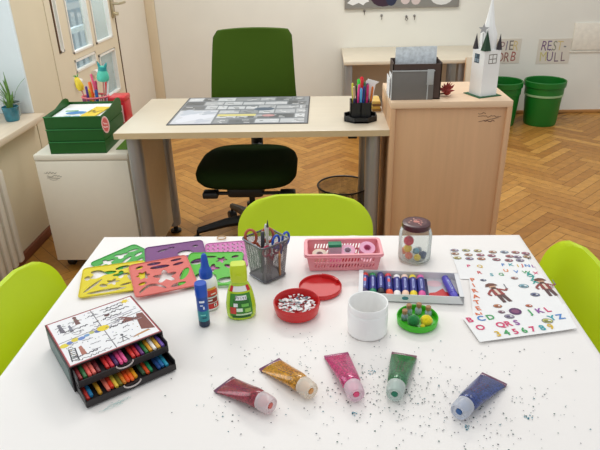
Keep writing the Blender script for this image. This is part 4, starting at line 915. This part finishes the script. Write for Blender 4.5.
o = link('paper_scraps', scraps(), INK(), None, 0, loc=(-.062, 1.075, T)); tag(o, 'white and grey paper scraps heaped inside the red bowl', 'paper scraps', None, 'stuff')
ld = thing('tub_cover', 'round red plastic lid lying behind the red bowl', 'lid', (-.011, 1.170, T), .3)
MB().lathe([(0, 0), (.049, 0), (.0505, .002), (.0505, .0105), (.0495, .012), (.048, .0105), (.0475, .005), (0, .004)], 48).build('disc', RB, ld)
m_ = MB(); m_.prism([(.049*math.cos(a), .049*math.sin(a)) for a in [math.radians(60+6*k) for k in range(11)]]+[(.043*math.cos(math.radians(120-60*k/10)), .043*math.sin(math.radians(120-60*k/10))) for k in range(11)], .004, .014, RZ(-.9)); m_.build('closure_tab', RB, ld)
wj = thing('white_jar', 'white open plastic jar in front of the paint set', 'jar', (.088, 1.009, T))
WP = mat('white_plastic', (250, 249, 247), .32, var=.005)
MB().lathe([(0, 0), (.039, 0), (.0415, .003), (.0418, .050), (.0405, .053), (.0395, .054), (.0395, .056), (.0412, .057), (.0415, .069), (.0405, .071), (.0385, .070), (.0375, .055), (.0375, .005), (0, .003)], 56).build('body', WP, wj)
d_ = MB(); random.seed(2)
for k in range(9): d_.ball((random.uniform(-.014, .014), random.uniform(-.006, .02), .006), .0025, 1, .3)
dn = d_.build('bead_crumbs', mat('dark_crumb', (96, 78, 70), .7), None, loc=(.088, 1.009, T)); tag(dn, 'a few dark crumbs at the bottom of the white jar', 'crumbs', None, 'stuff')

# ---------------------------------------------------------------- green dish with cork bottles and pompoms
gd = thing('green_dish', 'shallow bright green dish holding tiny cork bottles and pompoms', 'dish', (.196, 1.038, T))
MB().lathe([(0, 0), (.040, 0), (.0425, .002), (.0438, .015), (.0428, .017), (.0412, .016), (.040, .004), (0, .003)], 48).build('body', mat('bright_green_plastic', (66, 190, 30), .32, var=.02), gd)
def cork_bottle(x, y, rx_, ry_, fill, lab):
    t = thing('cork_bottle', lab, 'bottle', (.196+x, 1.038+y, T+.0035), 0, 'tiny cork bottles in the green dish', rot=(rx_, ry_, random.uniform(0, 3)))
    MB().lathe([(0, 0), (.0068, 0), (.0075, .001), (.0075, .011), (.005, .015), (.0048, .018), (.0042, .018), (.0044, .0145), (.0065, .010), (.0065, .002), (0, .0015)], 20).build('glass', see_through('vial_glass', (230, 240, 244), .7), t)
    MB().lathe([(0, .002), (.0062, .002), (.0062, .0095), (0, .0105)], 16).build('glitter_fill', mat('fill_%d_%d_%d' % fill, fill, .3, var=.5, scale=400), t)
    MB().lathe([(0, .0135), (.0042, .0135), (.0058, .019), (.0058, .0245), (.005, .0255), (0, .0255)], 18).build('cork', mat('cork', (172, 128, 92), .8, var=.2, scale=300), t)
random.seed(8)
cork_bottle(-.026, .004, .0, -.05, (40, 110, 170), 'tiny cork bottle with blue filling, leftmost in the green dish')
cork_bottle(-.015, .024, .0, .0, (70, 150, 150), 'tiny cork bottle with teal filling, second from left in the green dish')
cork_bottle(.006, .027, -.04, .05, (205, 215, 220), 'tiny cork bottle with silver filling, third from left in the green dish')
cork_bottle(.026, .016, -.03, .05, (190, 205, 210), 'tiny cork bottle with pale filling, rightmost in the green dish')
def pompom(x, y, z, r, rgb, lab, grp):
    t = MB(); t.ball((0, 0, r), r, 4, .07); o = t.build('pompom', mat('fluff_%d_%d_%d' % rgb, rgb, .95, var=.1, scale=300, sheen=.4), None, smooth=180, loc=(x, y, z)); tag(o, lab, 'pompom', grp)
G = 'pompoms in the green dish'
pompom(.185, 1.020, T+.0035, .0125, (20, 124, 56), 'dark green pompom in the green dish', G); pompom(.212, 1.020, T+.0035, .0125, (236, 214, 10), 'large yellow pompom in the green dish', G); pompom(.203, 1.0085, T+.0035, .0055, (232, 212, 30), 'tiny yellow pompom at the front of the green dish', G)

# ---------------------------------------------------------------- paint tube set
ps_ang = math.radians(-4.5); PXc, PYc = .196, 1.166
pt = thing('paint_tray', 'long open white carton tray holding blue paint tubes', 'tray', (PXc, PYc, T), ps_ang)
hw, hd, hh = .117, .053, .020
CT = mat('grey_white_card', (226, 226, 228), .5, var=.02)
m_ = MB(); m_.box(-hw, hw, -hd, hd, 0, .0015)
m_.box(-hw, hw, -hd, -hd+.0015, 0, hh); m_.box(-hw, hw, hd-.0015, hd, 0, hh)
m_.build('carton', CT, pt)
for s_ in (-1, 1):
    m_ = MB(); m_.prism([(s_*hw, .0015), (s_*(hw-.0012), .0015), (s_*(hw-.010), hh), (s_*hw, hh)] if s_ > 0 else [(s_*hw, hh), (s_*(hw-.010), hh), (s_*(hw-.0012), .0015), (s_*hw, .0015)], -hd, hd, RX(PI/2)); m_.build('end_flap', CT, pt)
p = Print(); p.rect(-hw+.003, hw-.003, -hd+.003, hd-.003, (206, 204, 208)); p.poly([(.040, -.042), (.092, -.047), (.098, -.01), (.082, -.004), (.078, .01), (.060, -.008), (.045, -.012)], (206, 40, 40), .0002); p.poly(ell(.060, .030, .018, .014), (226, 190, 196), .0002); p.rect(.095, hw-.003, -hd+.004, -.01, (40, 44, 110), .0002)
p.rect(-hw+.003, .044, -hd+.003, hd-.003, (40, 40, 84), .0003)
p.build('print', pt, (0, 0, .0017))
p = Print(); random.seed(13); p.poly(ell(-.012, .011, .008, .005, 7), (60, 130, 140)); p.build('stain', pt, (0, -hd-.0003, 0), (PI/2, 0, 0))
MPt = TR(PXc, PYc, T) @ RZ(ps_ang)
tubes = [(.0, (206, 52, 40), (60, 40, 90), 'red'), (0, (20, 140, 70), (20, 130, 90), 'green'), (.004, (50, 50, 120), (40, 34, 36), 'black'), (0, (214, 60, 70), (238, 84, 40), 'orange'), (-.004, (238, 236, 236), (240, 238, 236), 'white'), (-.002, (240, 206, 190), (244, 206, 180), 'peach'), (-.002, (234, 214, 60), (236, 210, 30), 'yellow'), (-.001, (226, 100, 170), (222, 90, 160), 'pink'), (.0, (70, 60, 170), (90, 80, 190), 'purple')]
for k, (dy, c1, c2, nm) in enumerate(tubes):
    x = -.103+k*.0186 if k < 8 else .092
    P = MPt @ Vector((x, dy, .0112)); rz = ps_ang+(.16 if k == 8 else random.uniform(-.03, .03))
    t = thing('paint_tube', 'blue paint tube with %s ends%s in the carton tray' % (nm, ', alone at the right end' if k == 8 else ''), 'paint tube', P, rz, 'paint tubes in the carton tray')
    rr_ = .0091; MB().lathe([(0, -.029), (rr_, -.029), (rr_, .029), (0, .029)], 20, RX(-PI/2)).build('body', mat('tube_purple', (74, 64, 176), .35) if k == 8 else mat('tube_blue', (34, 42, 128), .3, var=.05), t)
    MB().lathe([(0, .029), (.0084, .029), (.0080, .042), (.005, .046), (0, .046)], 18, RX(-PI/2)).build('shoulder', mat('tube_end_%d_%d_%d' % c1, c1, .4), t)
    MB().lathe([(0, -.047), (.006, -.0465), (.0083, -.043), (.0083, -.029), (0, -.029)], 18, RX(-PI/2)).build('cap', mat('tube_end_%d_%d_%d' % c2, c2, .4), t)
    p = Print(); p.rect(-.0022, .0022, -.02, .02, (150, 160, 210)); p.stroke([(0, -.015), (0, .012)], .0016, (40, 50, 140)); 
    if k in (0, 3): p.rect(-.003, .003, .0, .014, (220, 70, 80), .0002)
    p.build('label_print', t, (0, 0, rr_+.0001))

# ---------------------------------------------------------------- pink basket
bk_ang = math.radians(1.5); BKX, BKY = .046, 1.292
bk = thing('pink_basket', 'pink slotted plastic basket at the far side of the cloth', 'basket', (BKX, BKY, T), bk_ang)
PK = mat('pink_plastic', (240, 158, 166), .35, var=.02)
bw0, bd0, bw1, bd1, bh = .083, .033, .091, .041, .048
def panel(half0, half1, n, rows):
    ol = [(-half0, 0), (half0, 0), (half1, bh), (-half1, bh)]; hs = []
    for r_ in range(rows):
        z0, z1 = .009+r_*.017, .021+r_*.017
        for k in range(n):
            x = -half0*.90+2*half0*.90*(k+.3)/n; wd = 2*half0*.9/n*.5; hs.append([(x, z0), (x+wd, z0), (x+wd+.003, z1), (x+.003, z1)])
    return plate_mesh(ol, hs, .0018)
m_ = MB()
def add_panel(me, M_):
    t = bmesh.new(); t.from_mesh(me); bpy.data.meshes.remove(me); m_.take(t, M_)
tl = math.atan2(bd1-bd0, bh)
add_panel(panel(bw0, bw1, 20, 2), TR(0, -bd0, 0) @ RX(PI/2+tl)); add_panel(panel(bw0, bw1, 20, 2), TR(0, bd0, 0) @ RX(PI/2-tl))
tl2 = math.atan2(bw1-bw0, bh)
add_panel(panel(bd0, bd1, 8, 2), TR(-bw0, 0, 0) @ RY(-tl2) @ RZ(PI/2) @ RX(PI/2)); add_panel(panel(bd0, bd1, 8, 2), TR(bw0, 0, 0) @ RY(tl2) @ RZ(PI/2) @ RX(PI/2))
m_.prism(rrect(2*bw0, 2*bd0, .004), 0, .002); m_.build('body', PK, bk)
link('rim', plate_mesh(rrect(2*bw1+.010, 2*bd1+.010, .010), [rrect(2*bw1-.004, 2*bd1-.004, .007)], .0035), PK, bk, 30, loc=(0, 0, bh))
MB().tube([(x, y, bh-.004) for x, y in rrect(2*bw1+.010, 2*bd1+.010, .010)], .0022, 6, closed=True).build('rim_edge', PK, bk)
BM = TR(BKX, BKY, T) @ RZ(bk_ang)
def inb(x, y, z): return BM @ Vector((x, y, z))
def roll(x, y, z, r, hgt, rgb, hub, lab, rot):
    t = thing('tape_roll', lab, 'tape roll', inb(x, y, z), 0, 'rolls in the pink basket', rot=rot)
    MB().lathe([(r*.5, 0), (r, 0), (r*1.01, hgt*.5), (r, hgt), (r*.5, hgt), (r*.5, 0)], 30).build('tape', mat('tape_%d_%d_%d' % rgb, rgb, .45), t)
    MB().lathe([(r*.42, -.0005), (r*.5, -.0005), (r*.5, hgt+.0005), (r*.42, hgt+.0005), (r*.42, -.0005)], 24).build('core', mat('tape_%d_%d_%d' % hub, hub, .5), t)
roll(-.060, -.004, .018, .019, .016, (232, 212, 190), (206, 190, 190), 'cream tape roll at the left end of the pink basket', (.25, .1, 0))
gb = thing('small_carton', 'small carton with green top standing in the pink basket', 'carton', inb(-.020, .0, .0025), .05, rot=(-.12, 0, .05))
MB().box(-.016, .016, -.012, .012, 0, .050, .001).build('body', mat('carton_lilac', (190, 170, 182), .6), gb); MB().box(-.0165, .0165, -.0125, .0125, .046, .054, .001).build('lid', mat('carton_green', (20, 130, 90), .5), gb)
roll(.012, .006, .022, .019, .018, (236, 170, 196), (216, 200, 214), 'pink tape roll in the middle of the pink basket', (.35, 0, 0))
roll(.060, .012, .026, .020, .018, (238, 176, 204), (220, 130, 170), 'pink tape roll at the right end of the pink basket, upper one', (.4, .1, 0))
roll(.058, -.016, .006, .015, .020, (244, 190, 206), (240, 210, 220), 'small pale pink roll at the front right of the pink basket', (.15, 0, 0))
for k, (x, y, c_, lab) in enumerate(((.006, -.016, (196, 36, 60), 'red cloth scrap at the front middle of the pink basket'), (.030, -.008, (206, 40, 70), 'red cloth scrap right of the middle of the pink basket'), (-.020, -.022, (236, 120, 170), 'pink cloth scrap in front of the small carton in the basket'))):
    m_ = MB(); m_.ball((0, 0, .016), .014, 3, .12, (1.1, .7, 1.1)); q = m_.build('cloth_scrap', mat('scrap_%d' % k, c_, .6), None, smooth=20, loc=inb(x, y, .002)); tag(q, lab, 'cloth scrap', 'scraps in the pink basket')

# ---------------------------------------------------------------- glass jar with pompoms
GX, GY = .229, 1.320
gj = thing('glass_jar', 'clear glass jar with maroon lid at the far side of the cloth', 'jar', (GX, GY, T))
MB().lathe([(0, .001), (.036, .001), (.0405, .005), (.041, .012), (.041, .072), (.038, .083), (.0335, .088), (.0335, .098), (.0327, .098), (.0327, .087), (.037, .081), (.0398, .071), (.0398, .012), (.036, .006), (0, .005)], 48).build('glass', see_through('jar_glass', (240, 243, 241), .94, .03, .12), gj)
MB().lathe([(0, .1025), (.030, .103), (.0345, .1015), (.0352, .0985), (.0352, .0895), (.0342, .0885), (.0342, .101), (0, .101)], 48).build('lid', mat('maroon_lid', (70, 24, 32), .3, var=.15, scale=80), gj)
p = Print(); random.seed(17); p.poly(ell(0, 0, .026, .026, 30), (84, 32, 38))
for k in range(22): a = random.uniform(0, 6.28); r_ = random.uniform(.004, .022); p.poly(ell(r_*math.cos(a), r_*math.sin(a), .003, .002, 8, a), random.choice([(190, 120, 110), (160, 70, 70), (206, 150, 130), (70, 24, 36)]), .0002)
p.poly(ell(0, 0, .008, .006), (196, 116, 104), .0003); p.build('lid_print', gj, (0, 0, .1033))
G = 'pompoms in the glass jar'
random.seed(4)
for (x, y, z, r, c_, lab) in ((-.016, -.014, .0055, .0095, (240, 130, 100), 'orange pompom at the lower left in the glass jar'), (.004, -.022, .0055, .0085, (236, 206, 60), 'yellow pompom at the bottom front of the glass jar'), (.020, -.012, .0055, .010, (70, 84, 120), 'dark blue pompom at the lower right in the glass jar'), (-.018, -.004, .020, .0105, (240, 196, 50), 'yellow pompom in the middle of the pile in the glass jar'), (-.026, .006, .010, .009, (244, 140, 70), 'orange pompom at the left wall of the glass jar'), (.003, -.004, .014, .0085, (140, 190, 214), 'light blue pompom in the middle of the glass jar'), (-.016, .0, .038, .0125, (222, 40, 66), 'red pompom on top of the pile in the glass jar'), (.012, .008, .012, .008, (200, 206, 214), 'pale grey pompom at the back of the glass jar')):
    pompom(GX+x, GY+y, T+z, r, c_, lab, G)

# ---------------------------------------------------------------- sticker sheets
PAL = [(216, 60, 110), (60, 160, 90), (70, 130, 200), (230, 130, 50), (150, 80, 160), (40, 160, 170), (206, 60, 60), (220, 180, 40)]
def sheet(name, quad, z, lab, draw):
    q = [Vector(p_+(0,)) for p_ in quad]; c_ = sum(q, Vector())/4
    t = thing(name, lab, 'sticker sheet', (c_.x, c_.y, z), 0, 'sticker sheets on the cloth')
    loc = [(v_.x-c_.x, v_.y-c_.y) for v_ in q]
    m_ = MB(); N2 = 10; g2 = []; tt = bmesh.new()
    for j in range(N2+1):
        row = []
        for i_ in range(N2+1):
            u, v_ = i_/N2, j/N2; pA = Vector(loc[3]).lerp(Vector(loc[2]), u); pB = Vector(loc[0]).lerp(Vector(loc[1]), u); P = pA.lerp(pB, v_)
            row.append(tt.verts.new((P.x, P.y, .0012*max(0, u-.8)*5*max(0, .3-v_)*3)))
        g2.append(row)
    for j in range(N2):
        for i_ in range(N2): tt.faces.new((g2[j][i_], g2[j][i_+1], g2[j+1][i_+1], g2[j+1][i_]))
    r_ = bmesh.ops.extrude_face_region(tt, geom=tt.faces[:]); bmesh.ops.translate(tt, vec=(0, 0, .0005), verts=[e for e in r_['geom'] if isinstance(e, bmesh.types.BMVert)]); bmesh.ops.recalc_face_normals(tt, faces=tt.faces)
    m_.take(tt); m_.build('sheet', PAPER(), t)
    A = Vector(loc[3]); U = (Vector(loc[2])-A); V = (Vector(loc[0])-A)
    p = Print(); extra = draw(p, lambda u, v_: tuple(A+U*u+V*v_), math.atan2(U.y, U.x)); p.build('stickers', t, (0, 0, .0010))
    for e in extra or (): e.build('figure_sticker', t, (0, 0, .0011))
def badge(p, x, y, r, c1, c2, k=0):
    p.poly(ell(x, y, r, r*.75, 14), (110, 110, 114)); p.poly(ell(x, y, r*.86, r*.62, 14), c1, .0002); p.poly(ell(x-r*.2, y, r*.4, r*.3, 8), c2, .0003); p.poly(ell(x+r*.35, y+r*.1, r*.25, r*.2, 8), (235, 235, 235), .0003); p.stroke([(x-r*.6, y-r*.3), (x+r*.5, y-r*.25)], r*.14, (60, 50, 50), .0004)
def pirate(p, x, y, s, rot=0, coat=(120, 40, 40)):
    c_, sn = math.cos(rot), math.sin(rot); W2 = lambda a, b: (x+(a*c_-b*sn)*s, y+(a*sn+b*c_)*s)
    br, sk = (110, 62, 44), (206, 160, 130)
    p.poly([W2(*q) for q in ((-.25, -1), (-.05, -1), (0, -.3), (.1, -1), (.32, -1), (.25, .0), (-.22, 0))], (90, 60, 60), .0002)
    p.poly([W2(*q) for q in ((-.32, -.25), (.32, -.25), (.24, .45), (-.24, .45))], coat, .0003); p.poly([W2(*q) for q in ((-.08, -.2), (.08, -.2), (.08, .4), (-.08, .4))], (222, 206, 190), .0004)
    p.stroke([W2(-.25, .35), W2(-.6, .0), W2(-.5, -.2)], .14*s, coat, .0003); p.stroke([W2(.25, .35), W2(.55, .1), W2(.75, .3)], .14*s, coat, .0003); p.stroke([W2(.7, .2), W2(.8, .75)], .06*s, (120, 120, 126), .0004)
    p.poly([W2(*q) for q in ell(0, .62, .2, .22, 12)], sk, .0005); p.poly([W2(*q) for q in ((-.4, .72), (.4, .72), (.25, .98), (0, 1.05), (-.25, .98))], br, .0006); p.poly([W2(*q) for q in ((-.18, .38), (.18, .38), (.1, .6), (-.1, .6))], (84, 50, 40), .0006)
def dr1(p, at, rot):
    random.seed(41)
    for j, v_ in enumerate((.93, .80, .67)):
        for i_, u in enumerate((.04, .2, .36, .56, .72, .87, 1.0) if j != 1 else (.03, .21, .37, .52, .76, .86, .99)):
            if j == 2 and i_ > 5: continue
            x, y = at(u*.95+.02, v_-.06*u+random.uniform(-.015, .015)); g_ = random.choice([(110, 90, 90), (150, 120, 70), (130, 90, 110), (100, 110, 120), (140, 80, 60)])
            badge(p, x, y, .0108, random.choice([(196, 160, 130), (150, 130, 160), (206, 130, 90), (150, 170, 190), (200, 190, 120), (180, 110, 120)]), g_)
    for (ch_, u, v_) in (('P', .16, .40), ('Q', .30, .40), ('R', .26, .20), ('S', .40, .14), ('G', .52, .16), ('F', .60, .46), ('K', .70, .47), ('I', .78, .44), ('J', .84, .46), ('N', .90, .45), ('L', .97, .44), ('U', .60, .28), ('V', .72, .25), ('W', .84, .24), ('Z', .72, .08), ('X', .95, .22)):
        x, y = at(u, v_); p.text(ch_, x, y, .018, PAL[(ord(ch_)*7) % 8], rot, bold=.022)
def dr2(p, at, rot):
    random.seed(42)
    for k, ch_ in enumerate('PIRATEN'):
        x, y = at(.04+.004*k, .95-.135*k); p.text(ch_, x, y, .021, (222, 110, 60), rot, .0004, bold=.022)
    ex = [Print(), Print()]
    x, y = at(.30, .60); pirate(ex[0], x, y, .040, rot+.15, (150, 60, 56))
    x, y = at(.84, .66); pirate(ex[1], x, y, .038, rot, (140, 56, 50))
    for (u, v_, c1, c2, r_) in ((.16, .93, (120, 130, 150), (80, 70, 90), .0075), (.52, .93, (190, 150, 140), (150, 90, 90), .009), (.60, .72, (150, 190, 200), (90, 130, 150), .012), (.70, .50, (110, 120, 150), (60, 60, 90), .011), (.27, .30, (206, 130, 80), (150, 80, 50), .010), (.60, .26, (214, 110, 70), (160, 80, 50), .008), (.48, .05, (150, 140, 150), (110, 90, 100), .009)): x, y = at(u, v_); badge(p, x, y, r_, c1, c2)
    for (ch_, u, v_) in (('A', .70, 1.0), ('Z', .73, .90), ('X', .74, .80)): x, y = at(u, v_); p.text(ch_, x, y, .023, (40, 160, 150), rot, .0004, bold=.026)
    x, y = at(.40, .14); p.stroke([(x-.02, y-.004), (x-.008, y+.003), (x+.02, y+.002)], .003, (150, 140, 110))
    return ex
def dr3(p, at, rot):
    for row in ((.84, (('B', .05, 0), ('C', .17, 2), ('D', .27, 1), ('J', .70, 1), ('K', .80, 4), ('L', .89, 0))), (.50, (('O', .10, 0), ('Q', .31, 0), ('R', .39, 0), ('S', .48, 4), ('Y', .86, 5), ('Z', .95, 2))), (.18, (('3', .22, 7), ('4', .31, 1), ('5', .40, 0), ('6', .49, 1), ('7', .58, 0), ('8', .68, 5), ('9', .77, 7)))):
        for ch_, u, ci in row[1]: x, y = at(u, row[0]); p.text(ch_, x, y, .024, PAL[ci], rot, .0004, bold=.026)
    x, y = at(.56, .95); p.poly(ell(x, y, .014, .013, 12, .4), (86, 40, 92), .0002); p.poly(ell(x, y, .009, .008, 8), (130, 70, 110), .0003)
    x, y = at(.46, .78); badge(p, x, y, .011, (150, 140, 160), (90, 80, 110)); x, y = at(.79, .42); badge(p, x, y, .012, (190, 190, 110), (140, 140, 70)); x, y = at(.42, 1.0); badge(p, x, y, .008, (150, 120, 130), (110, 70, 90))
sheet('sticker_sheet', [(.329, 1.372), (.512, 1.345), (.520, 1.205), (.325, 1.215)], T, 'sticker sheet with small badges and letters, farthest of the three', dr1)
sheet('sticker_sheet', [(.345, 1.215), (.522, 1.235), (.526, 1.060), (.315, 1.035)], T+.0012, 'sticker sheet with pirates and a PIRATEN column, middle of the three', dr2)
sheet('sticker_sheet', [(.294, 1.050), (.527, 1.100), (.519, 1.010), (.310, .964)], T+.0036, 'sticker sheet with coloured letters and numbers, nearest of the three', dr3)

# ---------------------------------------------------------------- glitter glue tubes
def glitter_tube(tail, cap, rgb, band, lab, seed, noz):
    tail, cap = Vector(tail+(0,)), Vector(cap+(0,)); d = cap-tail; L_ = min(max(d.length, .108), .124)+.009; rz = math.atan2(d.y, d.x)
    t = thing('glitter_tube', lab, 'glitter glue', (tail.x, tail.y, T), rz, 'glitter glue tubes at the front of the cloth')
    Lb = L_-.024; n = 28; rings = []
    for u in [0, .02, .08, .2, .35, .5, .65, .8, .92, .97, 1.0]:
        hw_ = .0245-.0075*u**1.3; th = .0012+.0148*min(1, u*1.02)**.85
        if u > .95: hw_, th = .0165-.05*(u-.95), .0158-.05*(u-.95)
        rings.append([(Lb*u, hw_*math.cos(2*PI*k/n), .0165*min(1, .12+u*1.1)+th*math.sin(2*PI*k/n)) for k in range(n)])
    gm = bpy.data.materials.new('glitter_gel_%d' % seed); gm.use_nodes = True; nn = gm.node_tree.nodes; LL = gm.node_tree.links; b = nn['Principled BSDF']
    tc = nn.new('ShaderNodeTexCoord'); vo = nn.new('ShaderNodeTexVoronoi'); vo.inputs['Scale'].default_value = 420; LL.new(tc.outputs['Object'], vo.inputs[0])
    rp = nn.new('ShaderNodeValToRGB'); e0, e1 = rp.color_ramp.elements; e0.color = tuple(v_*.35 for v_ in lin(rgb))+(1,); e1.color = tuple(min(1, v_*1.2+.01) for v_ in lin(rgb))+(1,)
    sx_ = nn.new('ShaderNodeSeparateColor'); LL.new(vo.outputs['Color'], sx_.inputs[0]); LL.new(sx_.outputs[0], rp.inputs[0]); LL.new(rp.outputs[0], b.inputs['Base Color'])
    b.inputs['Roughness'].default_value = .3; b.inputs['Coat Weight'].default_value = .5; b.inputs['Coat Roughness'].default_value = .06; b.inputs['Metallic'].default_value = .15
    m_ = MB(); m_.loft(rings); m_.build('tube', gm, t, smooth=60)
    MB().box(-.004, .005, -.0246, .0246, .0002, .0036, .0006).build('crimp', mat('crimp_%d_%d_%d' % band, band, .35, coat=.5), t)
    ct = tuple(int(.88*255+.12*v_) for v_ in rgb)
    FC = see_through('frosted_cap_%d' % seed, ct, .45, .25, .15)
    m_ = MB(); m_.lathe([(.0145, Lb-.004), (.0160, Lb-.002), (.0165, Lb+.004), (.0158, Lb+.020), (.0140, L_), (.0125, L_), (.0115, L_-.002), (.0065, L_-.0025), (.006, L_-.006)], 30, TR(0, 0, .0170) @ RY(PI/2)); m_.build('cap', FC, t)
    MB().lathe([(0, Lb-.002), (.010, Lb-.002), (.0095, Lb+.006), (.0058, Lb+.012), (.0052, L_-.0015), (0, L_-.0012)], 18, TR(0, 0, .0170) @ RY(PI/2)).build('nozzle', mat('nozzle_%d_%d_%d' % noz, noz, .4), t)
    # printed lettering lines on the upper side
    zt = lambda u: .0165*min(1, .12+u*1.1)+(.0012+.0148*min(1, u*1.02)**.85)+.0004
    p = Print(); random.seed(seed)
    for k in range(3):
        for q in range(5):
            u = .32+.09*q; y0 = -.007+.006*k; i_ = len(p.v); wd = random.uniform(.003, .0065); ll = wd
            fz = lambda uu, yy: .0165*min(1, .12+uu*1.1)+(.0012+.0148*min(1, uu*1.02)**.85)*math.sqrt(max(0, 1-(yy/(.0245-.0075*uu**1.3))**2))+.0003
            x0 = Lb*u; p.v += [(x0, y0, fz(u, y0)), (x0+ll, y0, fz(u+ll/Lb, y0)), (x0+ll, y0+.0016, fz(u+ll/Lb, y0+.0016)), (x0, y0+.0016, fz(u, y0+.0016))]; p.f.append([i_, i_+1, i_+2, i_+3]); p.c.append(lin(tuple(int(v_*.62+40) for v_ in band))+(1,))
    p.build('label_print', t)
glitter_tube((-.186, .836), (-.100, .770), (150, 30, 52), (96, 36, 72), 'dark red glitter glue tube, leftmost of the five', 51, (200, 90, 80))
glitter_tube((-.106, .893), (-.030, .808), (206, 142, 20), (104, 40, 84), 'gold glitter glue tube between the dark red and pink tubes', 52, (214, 150, 80))
glitter_tube((.022, .922), (.055, .792), (200, 34, 112), (150, 30, 96), 'pink glitter glue tube, middle of the five', 53, (226, 70, 120))
glitter_tube((.154, .923), (.118, .786), (22, 112, 58), (110, 60, 76), 'green glitter glue tube between the pink and blue tubes', 54, (20, 120, 90))
glitter_tube((.309, .854), (.228, .760), (36, 60, 130), (92, 30, 72), 'blue glitter glue tube, rightmost of the five', 55, (40, 90, 150))

# ---------------------------------------------------------------- spilled glitter
random.seed(77); v = []; f = []; c = []
spots = [(.06, .80, .06, 130), (.10, .83, .05, 110), (.135, .86, .05, 90), (.17, .80, .06, 110), (.22, .80, .06, 90), (.26, .77, .06, 90), (-.17, .80, .05, 50), (-.13, .90, .05, 40), (.02, .88, .07, 60), (.33, .80, .06, 60), (-.02, .93, .05, 25), (.05, .98, .06, 20), (.38, .85, .08, 35), (.2, .73, .12, 90), (.36, .73, .1, 40), (-.1, .76, .06, 25), (.23, .93, .08, 40)]
for (x, y, s_, n_) in spots:
    for k in range(int(n_*.8)):
        px_, py_ = random.gauss(x, s_), random.gauss(y, s_*.8)
        if not (TX0 < px_ < TX1-.02 and TY0+.01 < py_ < TY1): continue
        r_ = random.choice([.0007, .0009, .0011, .0013, .0017]); a0 = random.uniform(0, 6); i_ = len(v)
        v += [(px_+r_*math.cos(a0+q*PI/3), py_+r_*math.sin(a0+q*PI/3)*random.uniform(.6, 1), T+.0002) for q in range(6)]; f.append(tuple(range(i_, i_+6)))
        c.append(lin(random.choice([(20, 66, 60), (30, 84, 70), (24, 50, 70), (60, 56, 66), (44, 60, 60), (24, 110, 120), (110, 110, 116)]))+(1,))
for (x, y) in ((.047, .77), (.086, .875), (.236, .735), (.345, .76)):
    for k in range(7):
        px_, py_ = random.gauss(x, .004), random.gauss(y, .004); r_ = .0014; i_ = len(v); v += [(px_+r_*math.cos(q*PI/3), py_+r_*math.sin(q*PI/3), T+.0003) for q in range(6)]; f.append(tuple(range(i_, i_+6))); c.append(lin((40, 130, 150))+(1,))
me = bpy.data.meshes.new('glitter'); me.from_pydata(v, [], f); me.update(); a = me.attributes.new('Col', 'FLOAT_COLOR', 'FACE'); a.data.foreach_set('color', [q for cc in c for q in cc])
gt = link('glitter_specks', me, attr_mat('glitter_flakes', .3), None, 0); tag(gt, 'dark teal glitter specks spilled over the white cloth', 'glitter', None, 'stuff')
# pale green smear in front of the crayon box
p = Print(); random.seed(19)
for k in range(4): p.scribble(-.03+.008*k, .012+.006*k, -.004+.003*k, .003, 16, .0009, (176, 204, 200))
sm = p.build('paint_smear', None, (-.375, .785, T+.0002), (0, 0, .6)); tag(sm, 'faint green scribbled smear on the cloth before the crayon box', 'smear')
